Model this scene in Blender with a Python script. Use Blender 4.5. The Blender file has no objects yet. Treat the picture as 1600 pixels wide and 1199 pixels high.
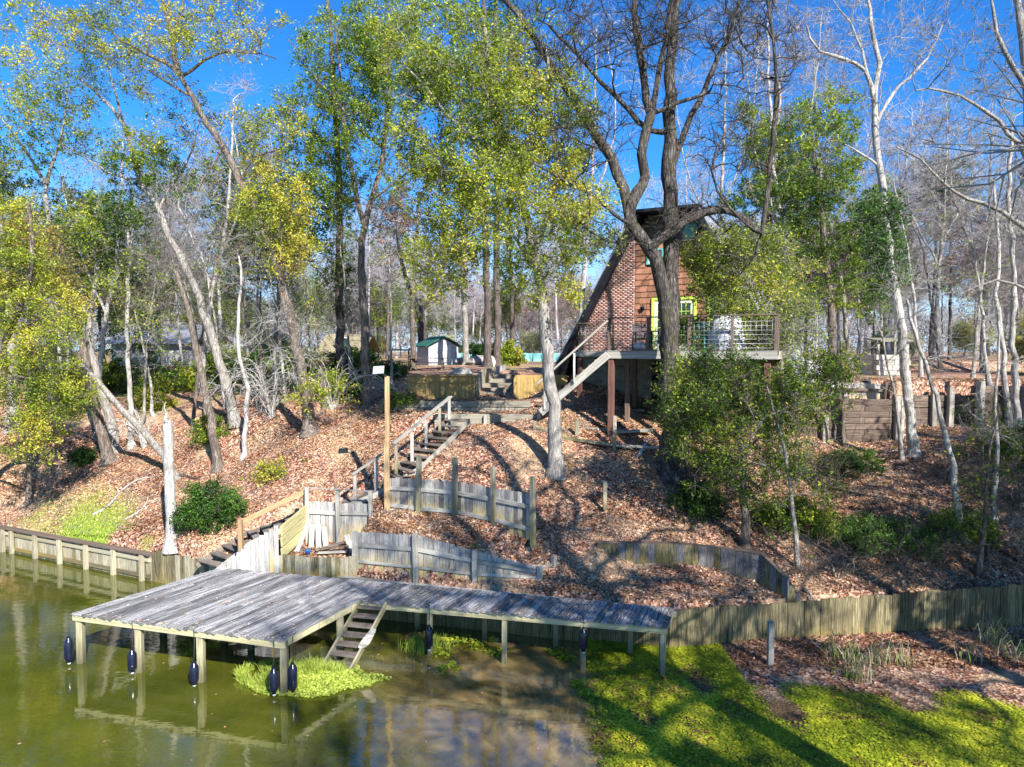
import bpy, math, random
import numpy as np
from mathutils import Vector, Matrix, Quaternion

random.seed(11)
RNG = np.random.default_rng(11)
sc = bpy.context.scene
COL = sc.collection

# ------------------------------------------------------------------ camera
CAM = Vector((0.0, 0.0, 7.5))
FPX = 1067.0
PITCH = math.atan(51.5 / FPX)
cam_d = bpy.data.cameras.new('camera')
cam_d.sensor_width = 36.0
cam_d.lens = FPX / 1600 * 36.0
cam_d.clip_start = 0.1
cam_d.clip_end = 3000
cam = bpy.data.objects.new('camera', cam_d)
COL.objects.link(cam)
cam.location = CAM
cam.rotation_euler = (math.radians(90) - PITCH, 0, 0)
sc.camera = cam

# ------------------------------------------------------------------ light
SUN_EL = math.radians(36)
SUN_AZ = math.radians(151)          # clockwise from +Y
SUN_DIR = Vector((math.sin(SUN_AZ) * math.cos(SUN_EL), math.cos(SUN_AZ) * math.cos(SUN_EL), math.sin(SUN_EL)))
w = bpy.data.worlds.new('World')
sc.world = w
w.use_nodes = True
nt = w.node_tree
nt.nodes.clear()
wo = nt.nodes.new('ShaderNodeOutputWorld')
bg = nt.nodes.new('ShaderNodeBackground')
bg.inputs['Strength'].default_value = 0.064
sky = nt.nodes.new('ShaderNodeTexSky')
sky.sky_type = 'NISHITA'
sky.sun_disc = False
sky.sun_elevation = SUN_EL
sky.sun_rotation = SUN_AZ
sky.air_density = 1.0
sky.dust_density = 0.6
sky.ozone_density = 2.5
hsv = nt.nodes.new('ShaderNodeHueSaturation')
hsv.inputs['Saturation'].default_value = 1.3
hsv.inputs['Value'].default_value = 1.25
nt.links.new(sky.outputs[0], hsv.inputs['Color'])
tn = nt.nodes.new('ShaderNodeMixRGB'); tn.blend_type = 'MULTIPLY'; tn.inputs['Fac'].default_value = 1.0; tn.inputs['Color2'].default_value = (.38, .86, 1.25, 1)
tc = nt.nodes.new('ShaderNodeTexCoord')
# pale air low over the horizon
sz = nt.nodes.new('ShaderNodeSeparateXYZ'); nt.links.new(tc.outputs['Generated'], sz.inputs[0])
hm = nt.nodes.new('ShaderNodeMapRange'); hm.interpolation_type = 'SMOOTHSTEP'
hm.inputs['From Min'].default_value = 0.0; hm.inputs['From Max'].default_value = 0.26; hm.inputs['To Min'].default_value = .7; hm.inputs['To Max'].default_value = 0
nt.links.new(sz.outputs[2], hm.inputs['Value'])
hz0 = nt.nodes.new('ShaderNodeMixRGB'); hz0.inputs['Color2'].default_value = (5.6, 7.2, 9.4, 1)
nt.links.new(hm.outputs[0], hz0.inputs['Fac']); nt.links.new(tn.outputs[0], hz0.inputs['Color1'])
# thin cloud
mp = nt.nodes.new('ShaderNodeMapping')
mp.inputs['Scale'].default_value = (1.6, 1.6, 5.0)
mp.inputs['Location'].default_value = (0.35, 0.2, 0.4)
nz = nt.nodes.new('ShaderNodeTexNoise')
nz.inputs['Scale'].default_value = 1.3
nz.inputs['Detail'].default_value = 9
nz.inputs['Roughness'].default_value = 0.55
nt.links.new(tc.outputs['Generated'], mp.inputs[0])
nt.links.new(mp.outputs[0], nz.inputs['Vector'])
cr = nt.nodes.new('ShaderNodeValToRGB')
cr.color_ramp.elements[0].position = 0.67
cr.color_ramp.elements[1].position = 0.98
nt.links.new(nz.outputs['Fac'], cr.inputs[0])
mx = nt.nodes.new('ShaderNodeMixRGB'); nt.links.new(hz0.outputs[0], mx.inputs['Color1'])
mx.inputs['Color2'].default_value = (8.5, 8.8, 9.2, 1)
nt.links.new(cr.outputs[0], mx.inputs['Fac'])
nt.links.new(hsv.outputs[0], tn.inputs['Color1'])

nt.links.new(mx.outputs[0], bg.inputs['Color'])
nt.links.new(bg.outputs[0], wo.inputs[0])

sl = bpy.data.lights.new('sun', 'SUN')
sl.energy = 5.0
sl.angle = math.radians(0.5)
sl.color = (1.0, 0.95, 0.87)
so = bpy.data.objects.new('sun', sl)
COL.objects.link(so)
so.rotation_euler = SUN_DIR.to_track_quat('Z', 'Y').to_euler()
so.location = (20, -20, 40)

sc.view_settings.view_transform = 'Standard'
sc.view_settings.look = 'None'
sc.view_settings.exposure = 1.32
sc.view_settings.gamma = 1.0
sc.view_settings.use_curve_mapping = False
sc.render.engine = 'CYCLES'
sc.cycles.max_bounces = 6
sc.cycles.transparent_max_bounces = 8
sc.cycles.diffuse_bounces = 3
sc.cycles.glossy_bounces = 3

# ------------------------------------------------------------------ rays
_F = Vector((0, math.cos(PITCH), -math.sin(PITCH)))
_U = Vector((0, math.sin(PITCH), math.cos(PITCH)))
def ray(px, py):
    return _F + Vector((1, 0, 0)) * ((px - 800) / FPX) + _U * ((599.5 - py) / FPX)
def pz(px, py, z):
    d = ray(px, py)
    return CAM + d * ((z - CAM.z) / d.z)
def pd(px, py, y):
    d = ray(px, py)
    return CAM + d * (y / d.y)

# ------------------------------------------------------------------ numpy helpers
def vnoise(x, y, s, seed=0):
    x = np.asarray(x, float) / s; y = np.asarray(y, float) / s
    xi = np.floor(x).astype(np.int64); yi = np.floor(y).astype(np.int64)
    fx = x - xi; fy = y - yi
    fx = fx * fx * (3 - 2 * fx); fy = fy * fy * (3 - 2 * fy)
    def h(a, b):
        n = (a * 374761393 + b * 668265263 + seed * 974634777) & 0x7fffffff
        n = ((n ^ (n >> 13)) * 1274126177) & 0x7fffffff
        return ((n ^ (n >> 16)) & 0xffff) / 65535.0
    return (h(xi, yi) * (1 - fx) + h(xi + 1, yi) * fx) * (1 - fy) + (h(xi, yi + 1) * (1 - fx) + h(xi + 1, yi + 1) * fx) * fy
def fbm(x, y, s, seed=0, o=4):
    t = 0; a = .5; m = 0
    for i in range(o):
        t = t + a * vnoise(x, y, s / 2 ** i, seed + i); m += a; a *= .5
    return t / m

def mesh_np(name, verts, faces, mat, tint=None, smooth=False, tintname='tint'):
    """verts (n,3), faces (m,k) arrays of one face size"""
    me = bpy.data.meshes.new(name)
    verts = np.ascontiguousarray(verts, dtype=np.float32)
    faces = np.ascontiguousarray(faces, dtype=np.int32)
    k = faces.shape[1]
    me.vertices.add(len(verts)); me.vertices.foreach_set('co', verts.ravel())
    me.loops.add(faces.size); me.loops.foreach_set('vertex_index', faces.ravel())
    me.polygons.add(len(faces))
    me.polygons.foreach_set('loop_start', np.arange(0, faces.size, k, dtype=np.int32))
    try: me.polygons.foreach_set('loop_total', np.full(len(faces), k, dtype=np.int32))
    except Exception: pass
    if smooth: me.polygons.foreach_set('use_smooth', np.ones(len(faces), dtype=bool))
    me.update(calc_edges=True)
    if tint is not None:
        at = me.attributes.new(tintname, 'FLOAT', 'FACE')
        at.data.foreach_set('value', np.ascontiguousarray(tint, dtype=np.float32))
    if mat: me.materials.append(mat)
    return me

def link(name, me, parent=None, kind=None, label=None):
    o = bpy.data.objects.new(name, me)
    COL.objects.link(o)
    if parent is not None:
        o.parent = parent
        pl = parent
        off = Vector(pl.location)
        while pl.parent is not None:
            pl = pl.parent; off = off + Vector(pl.location)
        if me is not None and not me.get('local'):
            o.location = -off
    if kind: o['kind'] = kind
    if label: o['label'] = label
    return o

def thing(name, label, cat, loc, group=None):
    o = bpy.data.objects.new(name, None)
    o.empty_display_size = 0.2
    COL.objects.link(o)
    o.location = loc
    o['label'] = label; o['category'] = cat
    if group: o['group'] = group
    return o

def tag(o, label, cat, group=None):
    o['label'] = label; o['category'] = cat
    if group: o['group'] = group
    return o

# ------------------------------------------------------------------ materials
class N:
    def __init__(s, name):
        s.m = bpy.data.materials.new(name); s.m.use_nodes = True
        s.t = s.m.node_tree; s.t.nodes.clear()
        s.out = s.t.nodes.new('ShaderNodeOutputMaterial')
        s.b = s.t.nodes.new('ShaderNodeBsdfPrincipled')
        s.t.links.new(s.b.outputs[0], s.out.inputs[0])
        s.b.inputs['Roughness'].default_value = 0.85
        s.b.inputs['Specular IOR Level'].default_value = 0.25
    def n(s, typ, **kw):
        nd = s.t.nodes.new('ShaderNode' + typ)
        for k, v in kw.items():
            if k in nd.inputs: nd.inputs[k].default_value = v
            else: setattr(nd, k, v)
        return nd
    def l(s, a, b): s.t.links.new(a, b)
    def coord(s, which='Object', scale=(1, 1, 1), rnd=True):
        c = s.n('TexCoord'); m = s.n('Mapping'); m.inputs['Scale'].default_value = scale
        src = c.outputs[which]
        if rnd:
            oi = s.n('ObjectInfo'); mu = s.n('Math', operation='MULTIPLY'); mu.inputs[1].default_value = 57.3
            s.l(oi.outputs['Random'], mu.inputs[0])
            ad = s.n('VectorMath', operation='ADD'); s.l(src, ad.inputs[0]); s.l(mu.outputs[0], ad.inputs[1]); src = ad.outputs[0]
        s.l(src, m.inputs[0]); return m.outputs[0]
    def noise(s, vec, scale, detail=5, rough=.6, dist=0):
        q = s.n('TexNoise'); q.inputs['Scale'].default_value = scale; q.inputs['Detail'].default_value = detail
        q.inputs['Roughness'].default_value = rough; q.inputs['Distortion'].default_value = dist
        if vec is not None: s.l(vec, q.inputs['Vector'])
        return q.outputs['Fac']
    def ramp(s, fac, stops):
        r = s.n('ValToRGB'); e = r.color_ramp.elements
        while len(e) < len(stops): e.new(0.5)
        for i, (p, c) in enumerate(stops):
            e[i].position = p; e[i].color = (*c, 1) if len(c) == 3 else c
        s.l(fac, r.inputs[0]); return r.outputs[0]
    def mix(s, a, b, fac, bt='MIX'):
        m = s.n('MixRGB', blend_type=bt)
        for v, i in ((a, 'Color1'), (b, 'Color2')):
            if isinstance(v, tuple): m.inputs[i].default_value = (*v, 1)
            else: s.l(v, m.inputs[i])
        if isinstance(fac, (int, float)): m.inputs['Fac'].default_value = fac
        else: s.l(fac, m.inputs['Fac'])
        return m.outputs[0]
    def bump(s, h, st=.3, d=.02):
        b = s.n('Bump'); b.inputs['Strength'].default_value = st; b.inputs['Distance'].default_value = d
        s.l(h, b.inputs['Height']); s.l(b.outputs[0], s.b.inputs['Normal'])
    def col(s, c): 
        if isinstance(c, tuple): s.b.inputs['Base Color'].default_value = (*c, 1)
        else: s.l(c, s.b.inputs['Base Color'])

def wood(name, dark, mid, light, foot=None, footw=0.4, var=0.5, contrast=(.33, .5, .68)):
    """board material, grain along local x; foot = stain colour at the low end (x=-.5)"""
    a = N(name)
    v = a.coord('Object', (1.6, 9, 9))
    g = a.noise(v, 2.2, 7, .68, .3)
    c = a.ramp(g, [(contrast[0], dark), (contrast[1], mid), (contrast[2], light)])
    v2 = a.coord('Object', (.9, 1.2, 1.2))
    st = a.noise(v2, 3.0, 4, .6)
    c = a.mix(c, dark, a.ramp(st, [(.52, (0, 0, 0)), (.72, (.75, .75, .75))]))
    oi = a.n('ObjectInfo')
    mr = a.n('MapRange'); mr.inputs['To Min'].default_value = 1 - var * .5; mr.inputs['To Max'].default_value = 1 + var * .4
    a.l(oi.outputs['Random'], mr.inputs['Value'])
    cc = a.n('VectorMath', operation='SCALE'); a.l(c, cc.inputs[0]); a.l(mr.outputs[0], cc.inputs['Scale'])
    c = cc.outputs[0]
    if foot:
        tcn = a.n('TexCoord'); sx = a.n('SeparateXYZ'); a.l(tcn.outputs['Object'], sx.inputs[0])
        ad = a.n('Math', operation='ADD'); a.l(sx.outputs[0], ad.inputs[0])
        sc2 = a.n('Math', operation='MULTIPLY'); a.l(st, sc2.inputs[0]); sc2.inputs[1].default_value = 0.9
        a.l(sc2.outputs[0], ad.inputs[1])
        m = a.n('MapRange'); m.inputs['From Min'].default_value = .45 + footw - .35; m.inputs['From Max'].default_value = .05 + footw - .35
        a.l(ad.outputs[0], m.inputs['Value'])
        fm = a.n('Math', operation='MULTIPLY'); fm.inputs[1].default_value = .8; a.l(m.outputs[0], fm.inputs[0])
        c = a.mix(c, a.mix(foot, c, .35, 'MULTIPLY'), fm.outputs[0])
    a.col(c); a.bump(g, .5, .01)
    return a.m

M = {}
M['deck'] = wood('weathered_deck_wood', (.020, .018, .020), (.15, .145, .15), (.62, .61, .61), var=1.0, contrast=(.38, .5, .60))
M['fence'] = wood('grey_fence_wood', (.055, .05, .046), (.31, .29, .27), (.58, .56, .53), foot=(.70, .52, .18), footw=.46)
M['fence_dark'] = wood('dark_fence_wood', (.05, .045, .05), (.15, .14, .14), (.30, .28, .27), foot=(.33, .28, .12), footw=.3)
M['bulk'] = wood('bulkhead_wood', (.016, .014, .008), (.13, .11, .06), (.44, .37, .21), foot=(.32, .24, .07), footw=.45, var=.7)
M['bulk_pale'] = wood('pale_bulkhead_wood', (.08, .07, .045), (.33, .29, .20), (.54, .50, .38), foot=(.26, .21, .10), footw=.35)
M['dockpost'] = wood('dock_post_wood', (.10, .09, .05), (.30, .27, .17), (.46, .42, .29), foot=(.05, .05, .02), footw=.62)
M['beam'] = wood('yellowed_beam_wood', (.16, .14, .07), (.38, .34, .20), (.52, .48, .32))
M['grey'] = wood('grey_post_wood', (.14, .13, .11), (.33, .31, .27), (.50, .48, .44))
M['mossy'] = wood('mossy_post_wood', (.09, .08, .05), (.25, .23, .17), (.42, .39, .31), foot=(.22, .21, .09), footw=.4)
M['new'] = wood('tan_lumber', (.16, .10, .05), (.38, .25, .13), (.55, .42, .26))
M['tan'] = wood('tan_painted_boards', (.22, .14, .05), (.38, .25, .09), (.46, .33, .14), var=.3)
M['brown'] = wood('brown_timber', (.04, .028, .022), (.13, .095, .075), (.28, .21, .17))
M['tread'] = wood('dark_tread_wood', (.05, .04, .035), (.16, .13, .11), (.32, .27, .23))
M['red'] = wood('red_brown_post', (.06, .03, .024), (.14, .07, .055), (.24, .14, .11))
M['timber'] = wood('grey_timber', (.10, .09, .07), (.25, .23, .18), (.40, .37, .31))
M['pale'] = wood('pale_bleached_wood', (.13, .12, .11), (.42, .40, .38), (.62, .60, .57))
M['panel_y'] = wood('stained_yellow_panel', (.20, .19, .10), (.45, .40, .18), (.58, .54, .36))
M['shingle'] = wood('cedar_shingle', (.13, .06, .04), (.30, .14, .085), (.44, .24, .16), var=.7)
M['block'] = wood('concrete_block', (.10, .095, .07), (.22, .21, .15), (.30, .29, .22))
M['stone'] = wood('pale_stone', (.28, .26, .22), (.45, .43, .38), (.6, .58, .53))

def plain(name, c, rough=.7, metal=0, vary=.15, scale=6, bump=.1, spec=.3):
    a = N(name)
    v = a.coord('Object', (1, 1, 1))
    g = a.noise(v, scale, 5, .6)
    dk = tuple(x * (1 - vary * 2) for x in c); lt = tuple(min(1, x * (1 + vary)) for x in c)
    a.col(a.ramp(g, [(.3, dk), (.7, lt)])); a.bump(g, bump, .01)
    a.b.inputs['Roughness'].default_value = rough; a.b.inputs['Metallic'].default_value = metal
    a.b.inputs['Specular IOR Level'].default_value = spec
    return a.m
M['navy'] = plain('navy_vinyl', (.008, .010, .026), .22, 0, .1, 4, .02, .5)
M['white'] = plain('dirty_white_plastic', (.6, .6, .62), .5)
M['rope'] = plain('dark_rope', (.05, .05, .055), .9)
M['steel'] = plain('grey_metal', (.35, .36, .37), .4, .8)
M['iron'] = plain('black_iron', (.02, .02, .022), .5, .5)
M['lime'] = plain('lime_paint', (.50, .68, .10), .5, 0, .08)
M['cream'] = plain('cream_paint', (.72, .74, .50), .5, 0, .08)
M['teal'] = plain('teal_paint', (.10, .36, .36), .5)
M['tealwall'] = plain('turquoise_metal_sheet', (.22, .55, .52), .5, 0, .08)
M['cover'] = plain('grey_cloth_cover', (.50, .50, .57), .8, 0, .12, 3, .5)
M['mortar'] = plain('mortar', (.44, .36, .33), .9)
M['roof'] = plain('weathered_metal_roof', (.30, .31, .36), .45, .3, .2, 1.2)
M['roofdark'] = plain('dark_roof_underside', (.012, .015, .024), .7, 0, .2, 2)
M['glass'] = plain('dark_window_glass', (.02, .05, .04), .06, 0, .3, 2, .0, .8)
M['pipe'] = plain('white_pvc', (.62, .65, .72), .35)
M['hose'] = plain('green_hose', (.05, .18, .10), .5)
M['blue'] = plain('blue_plastic', (.02, .12, .5), .4)
M['dark'] = plain('dark_interior', (.012, .012, .012), .9)
M['shedwall'] = plain('pale_blue_shed_siding', (.40, .44, .52), .7)
M['shedroof'] = plain('green_shed_roof', (.02, .10, .07), .6)
M['solar'] = plain('solar_glass', (.30, .33, .38), .25)
M['rock'] = plain('grey_rock', (.32, .30, .28), .9, 0, .3, 3, .8)
M['redbrick'] = plain('far_red_brick', (.26, .08, .06), .9)
M['tanroof'] = plain('far_tan_roof', (.26, .22, .13), .9)
M['whitewall'] = plain('far_white_wall', (.40, .41, .43), .8)
def brickmat():
    a = N('brick_faces')
    at = a.n('Attribute', attribute_name='tint')
    v = a.coord('Object', (1, 1, 1), False)
    g = a.noise(v, 14, 5, .7)
    c = a.ramp(at.outputs['Fac'], [(0, (.27, .12, .09)), (.25, (.38, .20, .16)), (.7, (.46, .28, .235)), (1, (.52, .38, .33))])
    a.col(a.mix(c, (.2, .12, .1), a.ramp(g, [(.5, (0, 0, 0)), (.8, (.6, .6, .6))]))); a.bump(g, .4, .01)
    return a.m
M['brick'] = brickmat()

def barkmat(name, dark, mid, light, moss=None, sc_=1.0):
    a = N(name)
    v = a.coord('Object', (8 * sc_, 8 * sc_, 1.1 * sc_))
    g = a.noise(v, 3.0, 8, .72, .4)
    v2 = a.coord('Object', (1, 1, .6))
    p = a.noise(v2, 1.6, 5, .65)
    c = a.ramp(g, [(.30, dark), (.5, mid), (.68, light)])
    c = a.mix(c, dark, a.ramp(p, [(.5, (0, 0, 0)), (.7, (.7, .7, .7))]))
    if moss:
        m = a.noise(v2, 3.3, 4, .6)
        c = a.mix(c, moss, a.ramp(m, [(.55, (0, 0, 0)), (.7, (.6, .6, .6))]))
    a.col(c); a.bump(g, 1.0, .06)
    return a.m
M['bark_grey'] = barkmat('grey_bark', (.07, .06, .05), (.26, .235, .21), (.55, .53, .50))
M['bark_dark'] = barkmat('dark_furrowed_bark', (.008, .007, .006), (.055, .045, .04), (.26, .235, .215), moss=(.06, .06, .015))
M['bark_brown'] = barkmat('brown_bark', (.03, .022, .017), (.14, .11, .09), (.38, .33, .29))
M['bark_white'] = barkmat('pale_bark', (.10, .085, .075), (.42, .39, .36), (.68, .66, .63))
M['bark_pine'] = barkmat('pine_bark', (.02, .016, .014), (.10, .08, .07), (.24, .20, .18))
M['bark_far'] = barkmat('distant_twiggy_bark', (.20, .18, .185), (.42, .39, .405), (.60, .57, .59))

def leafmat(name, stops, trans=.42):
    a = N(name)
    at = a.n('Attribute', attribute_name='tint')
    c = a.ramp(at.outputs['Fac'], stops)
    a.col(c); a.b.inputs['Roughness'].default_value = .5; a.b.inputs['Specular IOR Level'].default_value = .35
    tr = a.n('BsdfTranslucent'); a.l(a.mix(c, (1.0, 1.0, .25), .35, 'MIX') if False else c, tr.inputs['Color'])
    ms = a.n('MixShader'); ms.inputs[0].default_value = trans
    a.l(a.b.outputs[0], ms.inputs[1]); a.l(tr.outputs[0], ms.inputs[2]); a.l(ms.outputs[0], a.out.inputs[0])
    return a.m
M['leaf_green'] = leafmat('leaf_mid_green', [(0, (.014, .035, .005)), (.3, (.05, .115, .010)), (.6, (.16, .26, .018)), (.85, (.36, .44, .03)), (1, (.54, .52, .06))])
M['leaf_yellow'] = leafmat('leaf_yellow_green', [(0, (.035, .075, .008)), (.3, (.14, .21, .015)), (.6, (.34, .40, .03)), (.85, (.55, .54, .05)), (1, (.62, .46, .08))])
M['leaf_gold'] = leafmat('leaf_turning_gold', [(0, (.12, .14, .02)), (.3, (.34, .30, .05)), (.6, (.46, .33, .10)), (.85, (.45, .22, .10)), (1, (.36, .12, .06))])
M['leaf_dark'] = leafmat('leaf_deep_green', [(0, (.012, .035, .008)), (.4, (.03, .085, .012)), (.8, (.07, .17, .018)), (1, (.15, .26, .03))])
M['leaf_dead'] = leafmat('leaf_dry_brown', [(0, (.10, .045, .03)), (.5, (.22, .10, .06)), (1, (.38, .22, .13))], .2)
M['litter'] = leafmat('fallen_leaf', [(0, (.035, .014, .007)), (.2, (.12, .05, .024)), (.5, (.35, .175, .085)), (.8, (.60, .38, .22)), (1, (.76, .60, .44))], .1)
M['grassblade'] = leafmat('grass_blade', [(0, (.09, .15, .02)), (.5, (.30, .40, .05)), (1, (.52, .56, .12))], .3)
M['duck'] = leafmat('floating_weed_leaf', [(0, (.03, .06, .008)), (.35, (.17, .23, .012)), (.7, (.38, .42, .02)), (1, (.56, .55, .04))], .15)
M['straw'] = leafmat('dry_reed', [(0, (.25, .20, .12)), (.6, (.48, .41, .28)), (.85, (.22, .32, .05)), (1, (.3, .42, .06))], .2)
M['moss_hang'] = leafmat('hanging_moss', [(0, (.22, .19, .17)), (1, (.42, .38, .34))], .2)

# ------------------------------------------------------------------ terrain
def V2(p): return (p.x, p.y)
SHORE = [(-70, 47.5), (-18.7, 25.2), (-11.6, 21.9), (-8.9, 20.6), (-3.5, 18.75), (3.9, 16.75), (7.4, 17.05), (13.1, 17.75), (40, 21)]
CP = []
def cp(px, py, z): p = pz(px, py, z); CP.append((p.x, p.y, z))
def cw(x, y, z): CP.append((x, y, z))
for t in SHORE[1:-1]: cw(t[0], t[1] + .3, 1.08 if t[0] > -11 else .93)
cw(-40, 34.5, 1.0); cw(28, 19.5, 1.2)
for a in [(100, 820, 1.1), (200, 850, 1.15), (30, 790, 1.3), (268, 835, 1.5), (150, 760, 2.3), (175, 705, 3.2), (80, 745, 2.3),
          (0, 740, 2.5), (330, 810, 2.0), (250, 745, 2.6), (337, 730, 2.95), (380, 715, 3.3), (370, 662, 4.5), (300, 690, 3.7),
          (485, 675, 4.4), (440, 760, 2.8), (400, 820, 1.95), (450, 800, 2.2), (575, 638, 5.0), (440, 632, 5.2), (600, 660, 4.7), (530, 720, 3.55),
          (300, 610, 5.4), (100, 640, 4.6), (0, 650, 4.0), (630, 742, 3.5), (566, 782, 2.6), (478, 808, 2.1), (388, 845, 1.6), (325, 887, 1.12),
          (620, 605, 5.8), (560, 600, 6.0), (717, 660, 4.72), (780, 690, 4.35), (868, 738, 3.5), (800, 720, 3.85),
          (955, 683, 4.45), (1000, 645, 5.15), (1055, 757, 3.2), (900, 800, 2.6), (1000, 790, 2.75), (880, 860, 1.75), (930, 850, 1.95), (900, 920, 1.25),
          (1100, 830, 2.15), (1165, 852, 1.9), (1200, 830, 2.2), (1290, 900, 1.4), (1280, 940, 1.2), (1260, 750, 3.0),
          (1300, 697, 3.85), (1400, 700, 3.85), (1400, 800, 2.6), (1425, 712, 3.8), (1500, 760, 3.1), (1590, 780, 3.0), (1590, 900, 1.3), (1480, 880, 1.55),
          (1480, 672, 4.4), (1590, 668, 4.6), (1150, 690, 4.2)]: cp(*a)
for x, y, z in [(-2, 29.6, 6.3), (0, 29.6, 6.35), (-5, 29.5, 5.95), (2.5, 30, 6.2), (-2, 34, 6.45), (5, 34, 6.4), (10, 36, 6.4), (6, 27.5, 5.15), (9, 27, 5.3), (12, 30, 6.2), (18, 30, 6.1), (26, 30, 6.0),
                (-8, 34, 6.3), (-12, 36, 6.0), (-20, 40, 5.6), (-30, 40, 4.8), (-30, 50, 5.4), (-10, 50, 6.5), (0, 50, 6.5), (12, 50, 6.5), (26, 50, 6.4), (-30, 60, 5.6), (0, 60, 6.55), (28, 60, 6.4),
                (26, 26, 4.5), (16, 27.0, 4.3), (17.5, 26.9, 4.35), (19.5, 26.5, 4.4), (22, 26.4, 4.45), (14, 26.3, 3.9), (34, 30, 6), (34, 24, 3.5)]: cw(x, y, z)
CPa = np.array(CP)
def tps_fit(P, lam):
    n = len(P); d = np.hypot(P[:, None, 0] - P[None, :, 0], P[:, None, 1] - P[None, :, 1])
    K = np.where(d > 0, d * d * np.log(d + 1e-9), 0) + np.eye(n) * lam
    A = np.zeros((n + 3, n + 3)); A[:n, :n] = K; A[:n, n] = 1; A[:n, n + 1:] = P[:, :2]; A[n, :n] = 1; A[n + 1:, :n] = P[:, :2].T
    return np.linalg.solve(A, np.concatenate([P[:, 2], [0, 0, 0]]))
TW = tps_fit(CPa, .6)
def tps(x, y):
    n = len(CPa); out = np.full(x.shape, TW[n]) + TW[n + 1] * x + TW[n + 2] * y
    for i in range(n):
        d2 = (x - CPa[i, 0]) ** 2 + (y - CPa[i, 1]) ** 2
        out += TW[i] * np.where(d2 > 0, .5 * d2 * np.log(d2 + 1e-12), 0)
    return out
def seg_dist(x, y, a, b):
    ax, ay = a; bx, by = b; dx, dy = bx - ax, by - ay
    t = np.clip(((x - ax) * dx + (y - ay) * dy) / (dx * dx + dy * dy + 1e-12), 0, 1)
    return np.hypot(x - ax - t * dx, y - ay - t * dy)
def inside(x, y, poly):
    r = np.zeros(x.shape, bool); n = len(poly)
    for i in range(n):
        x1, y1 = poly[i]; x2, y2 = poly[(i + 1) % n]
        c = ((y1 > y) != (y2 > y)) & (x < (x2 - x1) * (y - y1) / ((y2 - y1) + 1e-12) + x1)
        r ^= c
    return r
def shore_y(x):
    return np.interp(x, [p[0] for p in SHORE], [p[1] for p in SHORE])

# retaining wall base lines (world)
W1 = [pz(558, 889, 1.2), pz(652, 900, 1.2), pz(742, 906, 1.2), pz(838, 907, 1.22), pz(861, 892, 1.35)]
W1T = [831, 836, 861, 884, 879]
W2 = [pz(606, 791, 2.6), pz(655, 797, 2.58), pz(713, 802, 2.55), pz(774, 815, 2.5), pz(836, 832, 2.4)]
W2T = [747, 748, 753, 763, 773]
PK = [pz(340, 893, 1.17), pz(436, 889, 1.2)]
LW = [pz(436, 889, 1.2), pz(508, 893, 1.2), pz(558, 893, 1.2)]
RB = [pd(482, 857, 21.25), pd(530, 853, 21.3), pd(581, 838, 21.2)]
RW = [pz(933, 868, 1.66), pz(1000, 870, 1.7), pz(1060, 876, 1.62), pz(1120, 884, 1.55), pz(1190, 905, 1.4), pz(1230, 926, 1.32), pd(1257, 946, 17.32)]
RWT = [848, 849, 850, 856, 866, 905, 946]
REG = []  # (poly, wall segs, open segs, fn)
def xy(p): return (p.x, p.y)
polyA = [xy(p) for p in LW] + [xy(p) for p in W1] + [xy(p) for p in RW] + [(7.4, 17.0), (3.9, 16.7), (-3.5, 18.7), (-8.9, 20.5)]
REG.append((polyA, [(xy(LW[0]), xy(LW[1])), (xy(LW[1]), xy(LW[2]))] + [(xy(W1[i]), xy(W1[i + 1])) for i in range(4)] + [(xy(RW[i]), xy(RW[i + 1])) for i in range(6)],
            [(xy(W1[-1]), xy(RW[0])), ((-8.9, 20.5), xy(LW[0]))], lambda x, y: 1.17 + np.clip((x - 0.5) * .12, 0, .5) * np.clip((y - shore_y(x) - .5) / 2.2, 0, 1)))
polyB = [xy(p) for p in W1] + [xy(W2[4]), xy(W2[3]), xy(W2[2]), xy(W2[1]), xy(W2[0]), xy(RB[2])]
def fB(x, y):
    d1 = np.min([seg_dist(x, y, xy(W1[i]), xy(W1[i + 1])) for i in range(3)], axis=0)
    d2 = np.min([seg_dist(x, y, xy(W2[i]), xy(W2[i + 1])) for i in range(4)], axis=0)
    lo = np.interp(x, [W1[0].x, W1[1].x, W1[2].x, W1[3].x], [2.2, 2.28, 1.95, 1.62]); t = d1 / (d1 + d2 + 1e-6)
    return lo * (1 - t) + 2.52 * t
REG.append((polyB, [(xy(W1[i]), xy(W1[i + 1])) for i in range(4)] + [(xy(W2[i]), xy(W2[i + 1])) for i in range(4)] + [(xy(RB[2]), xy(W1[0]))],
            [(xy(W2[4]), xy(W1[4]))], fB))
polyC = [xy(LW[0]), xy(LW[1]), xy(LW[2]), xy(W1[0]), xy(RB[2]), xy(RB[1]), xy(RB[0]), xy(PK[1])]
REG.append((polyC, [(polyC[i], polyC[(i + 1) % 8]) for i in range(8)], [], lambda x, y: 1.42 + 0 * x))
polyD = [(-4.7, 25.62), (-4.7, 27.45), (1.6, 27.45), (1.6, 25.62)]
REG.append((polyD, [(polyD[i], polyD[(i + 1) % 4]) for i in (1, 3)], [(polyD[0], polyD[1]), (polyD[2], polyD[3])], lambda x, y: 5.06 + 0 * x))
polyE = [(-4.9, 27.5), (-4.9, 29.0), (1.8, 29.0), (1.8, 27.5)]
REG.append((polyE, [(polyE[i], polyE[(i + 1) % 4]) for i in (1, 3)], [(polyE[0], polyE[1]), (polyE[2], polyE[3])], lambda x, y: 5.42 + 0 * x))
polyU = [(-4.6, 29.05), (-4.6, 33.5), (1.9, 33.5), (1.9, 29.05)]
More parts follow.
